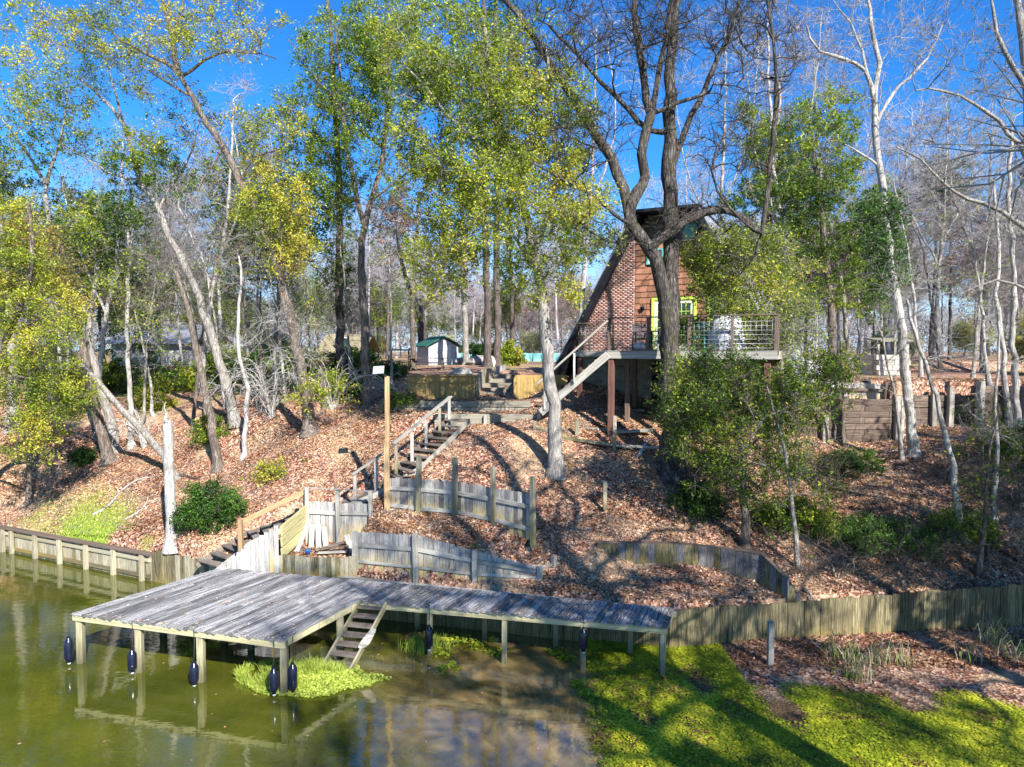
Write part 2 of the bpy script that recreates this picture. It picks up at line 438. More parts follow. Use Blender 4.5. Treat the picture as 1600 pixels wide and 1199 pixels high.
REG.append((polyU, [(polyU[0], polyU[3])], [(polyU[0], polyU[1]), (polyU[1], polyU[2]), (polyU[2], polyU[3])], lambda x, y: 6.36 + 0 * x))
polyS = [(-1.45, 29.0), (-1.45, 34.0), (0.05, 34.0), (0.05, 29.0)]
REG.append((polyS, [(polyS[i], polyS[(i + 1) % 4]) for i in (0, 2, 3)], [(polyS[1], polyS[2])], lambda x, y: 5.45 + (y - 29) * .17))
polyF = [(10.6, 26.6), (10.6, 28.2), (15.6, 28.2), (15.6, 26.6)]
REG.append((polyF, [(polyF[0], polyF[3]), (polyF[1], polyF[2])], [(polyF[0], polyF[1]), (polyF[2], polyF[3])], lambda x, y: 5.5 + 0 * x))
polyG = [(10.2, 28.25), (10.2, 40), (40, 40), (40, 27.4), (15.6, 27.6), (15.5, 28.25)]
REG.append((polyG, [(polyG[5], polyG[0]), (polyG[4], polyG[3])], [(polyG[0], polyG[1]), (polyG[1], polyG[2])], lambda x, y: 6.25 + np.clip((y - 28) * .01, 0, .2)))

STAIR = [tuple(pd(*q)) for q in ((322, 889, 20.15), (352, 866, 20.7), (388, 842, 21.2), (478, 808, 22.0), (560, 784, 22.1), (598, 764, 22.2), (630, 741, 22.3), (717, 656, 24.7))]
REG = [REG[i] for i in (5, 6, 4, 3, 8, 7, 1, 2, 0)]
def lake_floor(x, y):
    z = np.full(x.shape, -0.75)
    # muddy shallow marsh on the right
    edge = 1.35 + .35 * np.sin(y * 1.7) + .5 * (vnoise(x, y, 1.1, 5) - .5)
    s = np.clip((x - edge) / .9, 0, 1)
    z = z * (1 - s) + (0.06 + .05 * fbm(x, y, 1.2, 9)) * s
    # small islands by the dock
    for (cx, cy, rx, ry, h) in ((-4.65, 15.25, 1.6, .8, .10), (-1.9, 17.5, 1.3, .5, .07), (-.2, 17.4, 1.1, .55, .05), (-6.0, 16.3, 1.2, .25, .04)):
        q = ((x - cx) / rx) ** 2 + ((y - cy) / ry) ** 2 + (vnoise(x, y, .5, 3) - .5) * 1.1
        z = np.maximum(z, h - .35 * q)
    # leaf bank at the right bulkhead
    q = np.clip(1 - (shore_y(x) - y) / 2.6, 0, 1) * np.clip((x - 4.6) / 2, 0, 1)
    z = z + .16 * q * (x > 4)
    return z

def ground(x, y, detail=True):
    x = np.asarray(x, float); y = np.asarray(y, float)
    shp = np.broadcast(x, y).shape; x = np.broadcast_to(x, shp).astype(float); y = np.broadcast_to(y, shp).astype(float)
    xc = np.clip(x, -40, 34); yc = np.clip(y, 12, 60)
    sy = shore_y(x)
    up = tps(xc, np.maximum(yc, np.minimum(sy, 60) + .1))
    up = np.clip(up, .95, 6.9)
    if detail: up = up + (fbm(x, y, 3.0, 21) - .5) * .22 * np.clip((y - sy) / 3, 0, 1) + (fbm(x, y, .7, 22) - .5) * .07
    far = np.clip((y - 70) / 200, 0, 1); up = up * (1 - far) + (6.3 + 0 * x) * far
    z = up
    for poly, walls, opens, fn in REG:
        b = np.array(poly); m = (x > b[:, 0].min() - .1) & (x < b[:, 0].max() + .1) & (y > b[:, 1].min() - .1) & (y < b[:, 1].max() + .1)
        if not m.any(): continue
        xs, ys = x[m], y[m]; ins = inside(xs, ys, poly)
        wo = np.full(xs.shape, 9.0); wi = np.full(xs.shape, 1.0)
        for s_ in walls: wo = np.minimum(wo, seg_dist(xs, ys, *s_))
        for s_ in opens: wi = np.minimum(wi, seg_dist(xs, ys, *s_) / 1.3)
        wq = np.where(ins, np.clip(wi, 0, 1), np.clip(1 - wo / .09, 0, 1) * (wi > .15))
        zz = z[m]; tgt = fn(xs, ys)
        if detail: tgt = tgt + (fbm(xs, ys, 1.0, 31) - .5) * .08
        zz = zz * (1 - wq) + tgt * wq; z = z.copy(); z[m] = zz
    for i in range(len(STAIR) - 1):
        (ax, ay, az), (bx, by, bz) = STAIR[i], STAIR[i + 1]
        dx, dy = bx - ax, by - ay; t = np.clip(((x - ax) * dx + (y - ay) * dy) / (dx * dx + dy * dy), 0, 1)
        dd_ = np.hypot(x - ax - t * dx, y - ay - t * dy); zs_ = az + (bz - az) * t - .04
        z = np.where((dd_ < .75) & (z > zs_), zs_ + (z - zs_) * np.clip((dd_ - .55) / .2, 0, 1), z)
    low = lake_floor(x, y)
    k = np.clip((y - sy - .04) / .14, 0, 1)
    return low * (1 - k) + z * k
def gz(x, y): return float(ground(np.array([x]), np.array([y]))[0])
def pg(px, py, y0=15, y1=70):
    ys = np.linspace(y0, y1, 500); d = ray(px, py); ts = ys / d.y
    xs = d.x * ts; zs = CAM.z + d.z * ts; g = ground(xs, ys)
    h = np.where(zs < g)[0]
    i = h[0] if len(h) else len(ys) - 1
    return Vector((xs[i], ys[i], g[i]))

def axis(parts):
    out = []
    for a, b, s in parts: out.append(np.arange(a, b, s))
    return np.concatenate(out)
gx = axis([(-400, -120, 40), (-120, -42, 6), (-42, -24, .9), (-24, -12, .22), (-12, 16, .10), (16, 24, .22), (24, 45, .9), (45, 120, 6), (120, 401, 40)])
gy = axis([(-60, 6, 6), (6, 11, 1), (11, 14.5, .3), (14.5, 30, .10), (30, 44, .3), (44, 80, 1.5), (80, 200, 10), (200, 900, 60)])
GX, GY = np.meshgrid(gx, gy)
GZ = ground(GX, GY)
ny, nx = GX.shape
gv = np.stack([GX.ravel(), GY.ravel(), GZ.ravel()], 1)
ii = (np.arange(ny - 1)[:, None] * nx + np.arange(nx - 1)[None, :]).ravel()
gf = np.stack([ii, ii + 1, ii + nx + 1, ii + nx], 1)

gm = N('bank_ground')
v = gm.coord('Object', (1, 1, 1), False)
vo = gm.n('TexVoronoi'); vo.inputs['Scale'].default_value = 17; gm.l(v, vo.inputs['Vector'])
vb = gm.n('SeparateColor'); gm.l(vo.outputs['Color'], vb.inputs[0])
lit = gm.ramp(vb.outputs[0], [(0, (.05, .022, .015)), (.3, (.17, .07, .042)), (.6, (.32, .155, .10)), (.85, (.46, .28, .19)), (1, (.62, .46, .36))])
big = gm.noise(v, .55, 6, .6)
lit = gm.mix(lit, (.44, .31, .19), gm.ramp(big, [(.48, (0, 0, 0)), (.62, (.7, .7, .7))]))
att = gm.n('Attribute', attribute_name='grass')
gr = gm.ramp(gm.noise(v, 16, 5, .7), [(.3, (.07, .12, .015)), (.5, (.20, .28, .03)), (.7, (.36, .42, .06))])
c = gm.mix(lit, gr, att.outputs['Fac'])
att2 = gm.n('Attribute', attribute_name='weed')
wd = gm.ramp(gm.noise(v, 9, 8, .75), [(.28, (.04, .055, .01)), (.45, (.22, .25, .012)), (.6, (.42, .44, .02)), (.8, (.55, .54, .04))])
c = gm.mix(c, wd, att2.outputs['Fac'])
att3 = gm.n('Attribute', attribute_name='mud')
md = gm.ramp(gm.noise(v, 6, 6, .6), [(.3, (.05, .03, .015)), (.7, (.16, .10, .05))])
c = gm.mix(c, md, att3.outputs['Fac'])
gm.col(c); gm.bump(vo.outputs['Distance'], .6, .05)
gmesh = mesh_np('ground', gv, gf, gm.m, smooth=False)
def vattr(me, name, arr):
    a = me.attributes.new(name, 'FLOAT', 'POINT'); a.data.foreach_set('value', np.ascontiguousarray(arr, dtype=np.float32))
def cov_grass(x, y):
    n = fbm(x, y, 2.2, 41)
    left = np.clip(((y - shore_y(x)) * -1 + 3.2) / 1.5, 0, 1) * np.clip((-11.8 - x) / .8, 0, 1) * np.clip((n - .47) / .16, 0, 1) * np.clip((x + 17.5) / 1.5, .3, 1) * np.clip(1.35 - (y - shore_y(x)) / 1.9, 0, 1)
    back = np.clip((y - 31) / 3, 0, 1) * np.clip((n - .56) / .15, 0, 1) * .6
    return np.where(y > shore_y(x) + .02, np.maximum(left, back), 0)
def cov_weed(x, y):
    n = fbm(x, y, 1.4, 51)
    sy = shore_y(x)
    m = np.clip((x - 1.5 + (n - .5)) / .5, 0, 1)
    bank = np.clip((y - (14.9 - .12 * x + 1.2 * (n - .5)) - np.where(x < 5.2, 2.5, 0)) / .6, 0, 1) * np.clip((x - 4.2) / 1.0, 0, 1)
    m = m * (1 - bank) * np.clip((n - .27) / .14, 0, 1)
    isl = np.exp(-(((x + 4.75) / 1.35) ** 2 + ((y - 15.4) / .7) ** 2) ** 2)
    isl2 = np.exp(-(((x + .3) / 2.6) ** 2 + ((y - 17.4) / .5) ** 2) ** 2) * np.clip((n - .42) / .1, 0, 1)
    return np.where(y < sy, np.maximum(np.maximum(m, isl), isl2), 0)
def cov_mud(x, y):
    sy = shore_y(x); n = fbm(x, y, 1.4, 51)
    bank = np.clip((y - (14.9 - .12 * x + 1.2 * (n - .5))) / .6, 0, 1) * np.clip((x - 4.4) / 1.0, 0, 1)
    return np.where((y < sy) & (cov_weed(x, y) < .5), 1 - bank * .9, 0)
vattr(gmesh, 'grass', cov_grass(GX, GY).ravel()); vattr(gmesh, 'weed', cov_weed(GX, GY).ravel()); vattr(gmesh, 'mud', cov_mud(GX, GY).ravel())
link('ground', gmesh, kind='structure')

# ------------------------------------------------------------------ water
wm = N('pond_water')
v = wm.coord('Object', (1, 1, 1), False)
sep = wm.n('SeparateXYZ'); wm.l(v, sep.inputs[0])
# brown cloudy patch near the marsh edge
cx = wm.n('VectorMath', operation='DISTANCE'); wm.l(v, cx.inputs[0]); cx.inputs[1].default_value = (0.3, 14.4, 0)
nd = wm.noise(v, .8, 5, .6, .6)
dd = wm.n('Math', operation='MULTIPLY_ADD'); wm.l(nd, dd.inputs[0]); dd.inputs[1].default_value = 2.6; wm.l(cx.outputs['Value'], dd.inputs[2])
mr = wm.n('MapRange'); mr.inputs['From Min'].default_value = 5.4; mr.inputs['From Max'].default_value = 3.0; wm.l(dd.outputs[0], mr.inputs['Value'])
green = wm.ramp(wm.noise(v, .5, 4, .5), [(.3, (.035, .045, .004)), (.7, (.085, .088, .009))])
brown = wm.ramp(wm.noise(v, 1.3, 4, .5, 1.5), [(.3, (.11, .075, .022)), (.7, (.30, .205, .08))])
c = wm.mix(green, brown, mr.outputs[0])
wv = wm.n('TexWave', wave_type='RINGS', rings_direction='SPHERICAL'); wv.inputs['Scale'].default_value = 1.9; wv.inputs['Distortion'].default_value = 9; wv.inputs['Detail'].default_value = 4
wv.inputs['Detail Scale'].default_value = .7
sb = wm.n('VectorMath', operation='SUBTRACT'); wm.l(v, sb.inputs[0]); sb.inputs[1].default_value = (-2.0, 14.2, 0); wm.l(sb.outputs[0], wv.inputs['Vector'])
st = wm.ramp(wv.outputs['Fac'], [(.86, (0, 0, 0)), (.97, (1, 1, 1))])
c2 = wm.n('VectorMath', operation='DISTANCE'); wm.l(v, c2.inputs[0]); c2.inputs[1].default_value = (0.9, 14.3, 0)
mr2 = wm.n('MapRange'); mr2.inputs['From Min'].default_value = 2.1; mr2.inputs['From Max'].default_value = .6; mr2.inputs['To Max'].default_value = .22; wm.l(c2.outputs['Value'], mr2.inputs['Value'])
mu = wm.n('Math', operation='MULTIPLY'); wm.l(st, mu.inputs[0]); wm.l(mr2.outputs[0], mu.inputs[1])
c = wm.mix(c, (.42, .33, .20), mu.outputs[0])
wm.col(c)
wm.b.inputs['Roughness'].default_value = .04; wm.b.inputs['IOR'].default_value = 1.75; wm.b.inputs['Specular IOR Level'].default_value = 1.0
vw = wm.coord('Object', (1.0, 2.2, 1), False)
wn = wm.noise(vw, 2.2, 3, .5, .3)
wm.bump(wn, .07, .05)
wv_ = np.array([(-300, -200, 0), (300, -200, 0), (300, 22, 0), (-300, 160, 0)], float)
wme = bpy.data.meshes.new('water'); wme.from_pydata([(-120, -60, 0), (60, -60, 0), (60, 23.5, 0), (13, 18, 0), (-8, 21, 0), (-70, 48.5, 0), (-120, 60, 0)], [], [(0, 1, 2, 3, 4, 5, 6)]); wme.materials.append(wm.m)
link('water', wme, kind='structure')

# ------------------------------------------------------------------ board builder
_units = {}
def unit(mat, var=0):
    key = (mat.name, var)
    if key in _units: return _units[key]
    me = bpy.data.meshes.new('board')
    r = random.Random(var * 7 + 3)
    e = [0.006, 0.006, 0.006] if True else None
    vs = []; b = .06
    # 8-gon prism section (chamfered), ends slightly uneven
    sec = [(-.5 + b, -.5), (.5 - b, -.5), (.5, -.5 + b), (.5, .5 - b), (.5 - b, .5), (-.5 + b, .5), (-.5, .5 - b), (-.5, -.5 + b)]
    for sx in (-.5, .5):
        sk = r.uniform(-.008, .008)
        for (a_, c_) in sec: vs.append((sx + sk * a_ * 2, a_, c_))
    fs = [(i, (i + 1) % 8, 8 + (i + 1) % 8, 8 + i) for i in range(8)]
    fs.append(tuple(range(7, -1, -1))); fs.append(tuple(range(8, 16)))
    me.from_pydata(vs, [], fs); me.materials.append(mat); me['local'] = 1
    me.update(); _units[key] = me
    return me
def board(name, parent, a, b, wd, th, mat, up=Vector((0, 0, 1)), kind=None, label=None):
    """board from a to b; wd measured sideways, th along 'up'"""
    a = Vector(a); b = Vector(b); x = b - a; L = x.length; x.normalize()
    y = Vector(up).cross(x)
    if y.length < 1e-4: y = Vector((1, 0, 0)).cross(x)
    y.normalize(); z = x.cross(y)
    o = bpy.data.objects.new(name, unit(mat, random.randrange(3))); COL.objects.link(o)
    off = Vector((0, 0, 0))
    if parent is not None:
        o.parent = parent; p = parent
        while p is not None: off += Vector(p.location); p = p.parent
    R_ = Matrix((x, y, z)).transposed().to_4x4()
    o.matrix_local = Matrix.Translation((a + b) / 2 - off) @ R_ @ Matrix.Diagonal((L, wd, th, 1))
    if kind: o['kind'] = kind
    if label: o['label'] = label
    return o
def post(name, parent, x, y, z0, z1, s, mat, lean=0, face=Vector((0, -1, 0)), s2=None):
    return board(name, parent, (x, y, z0), (x + random.uniform(-lean, lean), y + random.uniform(-lean, lean), z1), s, s2 or s, mat, up=face)

def tube_mesh(name, pts, rad, mat, k=6, closed=False, caps=True):
    pts = [Vector(p) for p in pts]; n = len(pts)
    if not hasattr(rad, '__len__'): rad = [rad] * n
    vs = []; fs = []
    for i, p in enumerate(pts):
        d = (pts[min(i + 1, n - 1)] - pts[max(i - 1, 0)]).normalized()
        ref = Vector((.31, .87, .38)) if abs(d.z) > .5 else Vector((0, 0, 1))
        u = d.cross(ref).normalized(); v_ = d.cross(u)
        for j in range(k):
            t = 2 * math.pi * j / k
            vs.append(p + (u * math.cos(t) + v_ * math.sin(t)) * rad[i])
    for i in range(n - 1):
        for j in range(k): fs.append((i * k + j, i * k + (j + 1) % k, (i + 1) * k + (j + 1) % k, (i + 1) * k + j))
    if caps: fs.append(tuple(range(k - 1, -1, -1))); fs.append(tuple(range((n - 1) * k, n * k)))
    me = bpy.data.meshes.new(name); me.from_pydata(vs, [], fs); me.materials.append(mat)
    for p in me.polygons: p.use_smooth = True
    return me
def lathe(name, prof, mat, k=16):
    vs = []; fs = []
    for (r, z) in prof:
        for j in range(k): t = 2 * math.pi * j / k; vs.append((r * math.cos(t), r * math.sin(t), z))
    n = len(prof)
    for i in range(n - 1):
        for j in range(k): fs.append((i * k + j, i * k + (j + 1) % k, (i + 1) * k + (j + 1) % k, (i + 1) * k + j))
    fs.append(tuple(range(k - 1, -1, -1))); fs.append(tuple(range((n - 1) * k, n * k)))
    me = bpy.data.meshes.new(name); me.from_pydata(vs, [], fs); me.materials.append(mat); me['local'] = 1
    for p in me.polygons: p.use_smooth = True
    return me
def poly_mesh(name, verts, faces, mat):
    me = bpy.data.meshes.new(name); me.from_pydata([tuple(v) for v in verts], [], faces); me.materials.append(mat); me.update(); return me
def lerp(a, b, t): return a + (b - a) * t
def along(pts, t):
    """point at param t (0..1) by arc length"""
    L = [0]
    for i in range(len(pts) - 1): L.append(L[-1] + (pts[i + 1] - pts[i]).length)
    s = t * L[-1]
    for i in range(len(pts) - 1):
        if s <= L[i + 1] or i == len(pts) - 2:
            return pts[i].lerp(pts[i + 1], (s - L[i]) / max(1e-6, L[i + 1] - L[i]))
def plen(pts): return sum((pts[i + 1] - pts[i]).length for i in range(len(pts) - 1))

def paling(parent, base, tops, wd, mat, th=.03, name='board', jit=.02, gap=.008, sink=.25, mats=None, off=(0, 0, 0)):
    """vertical boards side by side along base polyline (Vectors) with top heights"""
    base = [Vector(b) + Vector(off) for b in base]
    n = max(1, round(plen(base) / wd)); tv = [Vector((base[i].x, base[i].y, tops[i])) for i in range(len(base))]
    L = [0]
    for i in range(len(base) - 1): L.append(L[-1] + (base[i + 1] - base[i]).length)
    for i in range(n):
        s = (i + .5) / n * L[-1]
        k = max(j for j in range(len(base) - 1) if L[j] <= s + 1e-9)
        t = (s - L[k]) / (L[k + 1] - L[k]); b = base[k].lerp(base[k + 1], t); z = lerp(tops[k], tops[k + 1], t)
        d = (base[k + 1] - base[k]); nrm = Vector((d.y, -d.x, 0)).normalized()
        m = random.choice(mats) if mats else mat
        board(name, parent, (b.x, b.y, b.z - sink), (b.x + random.uniform(-.01, .01), b.y, z + random.uniform(-jit, jit)), L[-1] / n - gap, th * random.uniform(.85, 1.15), m, up=nrm)
def zat(px, py, y): return pd(px, py, y).z

# ------------------------------------------------------------------ dock and walkway
HD = 1.25
FL, FR, IC, ER = pz(112, 958, HD), pz(441, 1001, HD), pz(560, 939, HD), pz(1043, 980, HD)
BL, BR = pz(345, 887, HD), pz(1055, 950, HD)
def isect(p, d, q, e):
    den = d.x * e.y - d.y * e.x; t = ((q.x - p.x) * e.y - (q.y - p.y) * e.x) / den; return p + d * t
B1 = isect(FR, IC - FR, BL, BR - BL)
dock = thing('dock', 'weathered grey plank dock with narrow walkway standing on posts in the pond', 'dock', (FL.x, FL.y, 0))
nd_ = 38
for i in range(nd_):
    u0 = (i + .5) / nd_
    f = FL.lerp(FR, u0); b = BL.lerp(B1, u0); wdt = ((FR - FL).length / nd_ * .975 - .017)
    dz = random.uniform(-.004, .006); f = f + (f - b).normalized() * random.uniform(.0, .05)
    j = [.36, .62, .5][i % 3] + random.uniform(-.04, .04); m = f.lerp(b, j)
    g = (b - f).normalized() * .006
    for (p, q) in ((f, m - g), (m + g, b)):
        board('plank', dock, p + Vector((0, 0, dz - .02)), q + Vector((0, 0, dz - .02 + random.uniform(-.003, .003))), wdt, .038, M['deck'])
nw = 50
for i in range(nw):
    u0 = (i + .5) / nw
    f = IC.lerp(ER, u0); b = B1.lerp(BR, u0); d = (f - b).normalized()
    f = f + d * random.uniform(.0, .05)
    L_ = (ER - IC).length / nw
    wdt = (L_ * abs(Vector((-d.y, d.x, 0)).dot((ER - IC).normalized())) - .02)
    dz = random.uniform(-.006, .01)
    board('plank', dock, f + Vector((0, 0, dz - .02)), b + Vector((0, 0, dz - .02)), wdt, .038, M['deck'])
UPZ = Vector((0, 0, 1))
inn = Vector((0, 0, -.115))
def beam(name, parent, a, b, wd, ht, mat): return board(name, parent, a, b, wd, ht, mat, up=UPZ)
perpF = (BL - FL).normalized()
beam('rim_beam', dock, FL + perpF * .03 + inn, FR + perpF * .03 + inn, .045, .145, M['beam'])
beam('rim_beam', dock, FR + Vector((-.03, 0.02, 0)) + inn, IC + Vector((-.03, 0, 0)) + inn, .045, .145, M['beam'])
beam('rim_beam', dock, IC + Vector((0, .05, 0)) + inn, ER + Vector((0, .05, 0)) + inn, .045, .13, M['beam'])
beam('rim_beam', dock, FL + Vector((.04, .05, 0)) + inn, BL + Vector((.04, 0, 0)) + inn, .045, .14, M['beam'])
beam('rim_beam', dock, ER + Vector((-.04, .06, 0)) + inn, BR + Vector((-.04, 0, 0)) + inn, .045, .13, M['beam'])
for k in range(1, 7):
    t = k / 7.0
    beam('joist', dock, FL.lerp(BL, t) + inn, FR.lerp(B1, t) + inn, .045, .13, M['grey'])
def dpost(p, s=.15, z1=HD - .19, z0=-.6, mat='dockpost', nm='post'):
    post(nm, dock, p.x, p.y, z0, z1, s, M[mat], lean=.02)
for u0 in (.012, .315, .61, .985): dpost(FL.lerp(FR, u0) + perpF * .13, z1=HD - .05 if u0 in (.012, .985) else HD - .19)
for u0 in (.03, .36, .68): dpost(FL.lerp(FR, u0) + perpF * 2.1, .14)
dpost(FR.lerp(IC, .80) + Vector((-.12, 0, 0)), .15)
dpost(FR.lerp(IC, .80) + Vector((-2.5, .5, 0)), .14)
wd = (ER - IC)
for px_ in (671, 787, 911, 1036):
    t = (px_ - 560) / (1043 - 560.); t = t * (IC.y) / (t * IC.y + (1 - t) * ER.y); dpost(IC.lerp(ER, t) + Vector((0, .12, 0)), .13)
for t in (.1, .35, .6, .85): dpost(B1.lerp(BR, t) + Vector((0, -.2, 0)), .13)
beam('ledger', dock, B1 + Vector((0, -.12, -.115)), BR + Vector((0, -.12, -.115)), .05, .14, M['grey'])

# fenders
def front_y(px_):
    a, b = (FL, FR) if px_ < 445 else (IC, ER)
    d = ray(px_, 1000); # intersect vertical plane
    k = d.x / d.y
    t = (k * a.y - a.x) / ((b.x - a.x) - k * (b.y - a.y)); return a.lerp(b, t)
F0 = None
def fender(px_, yt, yb, label, side=-.09, e=None):
    e = e or front_y(px_); y = e.y + side; zt = zat(px_, yt, y); zb = zat(px_, yb, y); x = e.x
    H_ = zt - zb
    t = thing('boat_fender', label, 'boat fender', (x, y, zb), 'boat fenders hanging from the dock edge')
    r = .10; s = H_
    body = link('body', lathe('fender_body', [(.02, -.0), (.045, .0), (.05, .04), (.075, .07), (r, .12), (r, s - .13), (.07, s - .07), (.045, s - .045), (.04, s), (.02, s)], M['navy'], 18), t)
    ring = link('end_eye', lathe('fender_eye', [(.022, -.05), (.035, -.03), (.04, .001), (.03, .002)], M['white'], 10), t)
    rp = tube_mesh('rope', [(x, y, zb + s - .01), (x + .01, y + .03, lerp(zb + s, HD, .6)), (x, y - side * .4, HD + .005), (x, e.y + .12, HD + .012)], .009, M['rope'], 5)
    link('rope', rp, t)
fender(111, 995, 1035, 'navy boat fender hanging at the far left corner of the dock')
fender(209, 1014, 1050, 'navy boat fender beside the second dock post from the left')
fender(305, 1034, 1070, 'navy boat fender beside the third dock post from the left')
fender(429, 1043, 1084, 'navy boat fender left of the dock corner post above the green clump')
fender(448, 1036, 1081, 'navy boat fender right of the dock corner post above the green clump', e=FR + Vector((.17, .22, 0)))
fender(671, 977, 1014, 'navy boat fender under the walkway right of the water stairs')
fender(911, 981, 1018, 'navy boat fender hanging near the right end of the walkway')

# water stairs
ws_a, ws_b = pz(563, 941, 1.2), pz(604, 944, 1.2)
ws_c, ws_d = pz(504, 1043, .03), pz(547, 1049, .03)
ws = thing('water_steps', 'open wooden steps from the dock corner down to the water', 'steps', (ws_c.x, ws_c.y, 0))
slope_up = Vector((0, -.7, .7))
board('stringer', ws, ws_a, ws_c, .05, .22, M['mossy'], up=slope_up)
board('stringer', ws, ws_b, ws_d, .05, .22, M['beam'], up=slope_up)
for i in range(7):
    t = (i + .45) / 7
    l = ws_a.lerp(ws_c, t); r = ws_b.lerp(ws_d, t); g = (r - l).normalized() * .02
    board('tread', ws, l + g + Vector((0, 0, .0)), r - g, .24, .04, M['tread'])
pb = thing('weathered_board', 'pale rounded board leaning on the right side of the water steps', 'board', pz(566, 1016, .45))
a_, b_ = pz(565, 1014, .42), pz(584, 984, .85)
n_ = 14; vs = []
dd_ = (b_ - a_); sd = Vector((1, .2, 0)).normalized(); nn = sd.cross(dd_.normalized())
prof = [(-.02, .04), (.06, .10), (.2, .125), (.5, .115), (.8, .09), (.95, .07), (1, .05)]
for (t, hw) in prof:
    for sgn in (-1, 1):
        for o_ in (0, .03): vs.append(a_ + dd_ * t + sd * hw * sgn + nn * (o_ + .05) + Vector((0, 0, .04)))
fs = []
for i in range(len(prof) - 1):
    q = i * 4
    fs += [(q, q + 4, q + 6, q + 2), (q + 1, q + 3, q + 7, q + 5), (q, q + 1, q + 5, q + 4), (q + 2, q + 6, q + 7, q + 3)]
fs += [(0, 2, 3, 1), (len(vs) - 4, len(vs) - 3, len(vs) - 1, len(vs) - 2)]
link('board_body', poly_mesh('board_body', vs, fs, M['grey']), pb)

# ------------------------------------------------------------------ bulkheads
br = thing('bulkhead', 'stained vertical board bulkhead holding the bank at right and behind the walkway', 'bulkhead', (3.9, 16.7, 0))
RB_L = [Vector((-8.9, 20.6, -.1)), Vector((-3.5, 18.75, -.1)), Vector((3.9, 16.75, -.1)), Vector((7.4, 17.05, -.1)), Vector((13.1, 17.75, -.1)), Vector((22, 18.75, -.1))]
paling(br, RB_L, [.98, 1.02, 1.03, 1.16, 1.33, 1.4], .22, None, .05, jit=.03, sink=.4, mats=[M['bulk']], off=(0, -.03, 0))
beam('cap_board', br, (-8.9, 20.6, 1.03), (-3.5, 18.78, 1.06), .12, .04, M['grey'])
beam('cap_board', br, (-3.5, 18.78, 1.06), (3.9, 16.8, 1.03), .12, .04, M['grey'])
bl_ = thing('bulkhead', 'capped bulkhead of pale boards and posts along the left grassy bank', 'bulkhead', (-18.7, 25.2, 0))
LB = [Vector((-30, 30.05, -.1)), Vector((-18.7, 25.2, -.1)), Vector((-11.75, 21.97, -.1))]
paling(bl_, LB, [.84, .84, .84], .24, None, .04, jit=.004, sink=.4, mats=[M['bulk_pale'], M['bulk_pale'], M['bulk']], off=(0, -.02, 0))
for (a, b) in ((LB[0], LB[1]), (LB[1], LB[2])):
    beam('cap_board', bl_, (a.x, a.y - .05, .88), (b.x, b.y - .05, .88), .24, .06, M['brown'])
    d = (b - a).normalized(); nrm = Vector((d.y, -d.x, 0))
    beam('waler', bl_, Vector((a.x, a.y, .68)) + nrm * .07, Vector((b.x, b.y, .68)) + nrm * .07, .06, .12, M['bulk_pale'])
    beam('waler', bl_, Vector((a.x, a.y, .14)) + nrm * .07, Vector((b.x, b.y, .14)) + nrm * .07, .06, .12, M['bulk'])
    n = int((b - a).length / 1.28)
    for i in range(n + 1):
        p = a.lerp(b, (i + .2) / (n + .4)) + nrm * .16
        post('post', bl_, p.x, p.y, -.8, .84, .13, M['bulk_pale'], lean=.02, face=nrm)
bm = thing('bulkhead', 'short uncapped bulkhead stretch with ragged tops beside the dock corner', 'bulkhead', (-11.2, 21.7, 0))
paling(bm, [Vector((-11.7, 21.94, -.1)), Vector((-10.2, 21.24, -.1)), Vector((-8.95, 20.62, -.1))], [1.0, 1.0, 1.12], .22, None, .05, jit=.07, sink=.4, mats=[M['bulk_pale'], M['bulk']], off=(0, -.02, 0))
for (x, y) in ((-11.2, 21.75), (-10.3, 21.3)):
    r_ = bpy.data.meshes.new('x')
# lone post in the marsh
q = pz(1203, 1041, .1)
lp = thing('lone_post', 'lone square post standing in the marsh in front of the right bulkhead', 'post', (q.x, q.y, q.z))
post('post_body', lp, q.x, q.y, -.5, zat(1203, 971, q.y), .13, M['grey'], lean=.02)

# ------------------------------------------------------------------ lower fences on the slope
def wallfence(name, label, base, tpx, wd, posts, rails, mats, postmat='grey', railmat='grey', cat='fence', th=.03, front=.09):
    t = thing(name, label, cat, (base[0].x, base[0].y, base[0].z))
    tops = [zat(800, p, b.y) if not isinstance(p, float) else p for p, b in zip(tpx, base)]
    paling(t, base, tops, wd, None, th, mats=mats)
    for (i, u0, ztop, s) in posts:
        p = base[i].lerp(base[min(i + 1, len(base) - 1)], u0); d = (base[min(i + 1, len(base) - 1)] - base[min(i, len(base) - 2)]).normalized(); nrm = Vector((d.y, -d.x, 0))
        post('post', t, p.x + nrm.x * front, p.y + nrm.y * front, p.z - .4, ztop, s, M[postmat], lean=.04, face=nrm)
    for (fr, w_, h_) in rails:
        for i in range(len(base) - 1):
            d = (base[i + 1] - base[i]).normalized(); nrm = Vector((d.y, -d.x, 0)) * .045
            a = Vector((base[i].x, base[i].y, lerp(base[i].z, tops[i], fr))); b = Vector((base[i + 1].x, base[i + 1].y, lerp(base[i + 1].z, tops[i + 1], fr)))
            board('rail', t, a + nrm + d * .01, b + nrm - d * .01, .04, h_, M[railmat])
    return t, tops
fg = [M['fence'], M['fence'], M['fence']]
t1, _ = wallfence('board_fence', 'low curving board fence with two rails on the lowest terrace behind the dock', W1, [831, 836, 861, 884, 879], .15,
                  [(0, 0, zat(560, 829, W1[0].y), .14), (1, 0, zat(655, 834, W1[1].y), .14), (2, 0, zat(742, 858, W1[2].y), .13), (3, 0, zat(838, 884, W1[3].y), .13), (4, 0, zat(861, 868, W1[4].y), .13)],
                  [(.66, .04, .12), (.22, .09, .08)], fg)
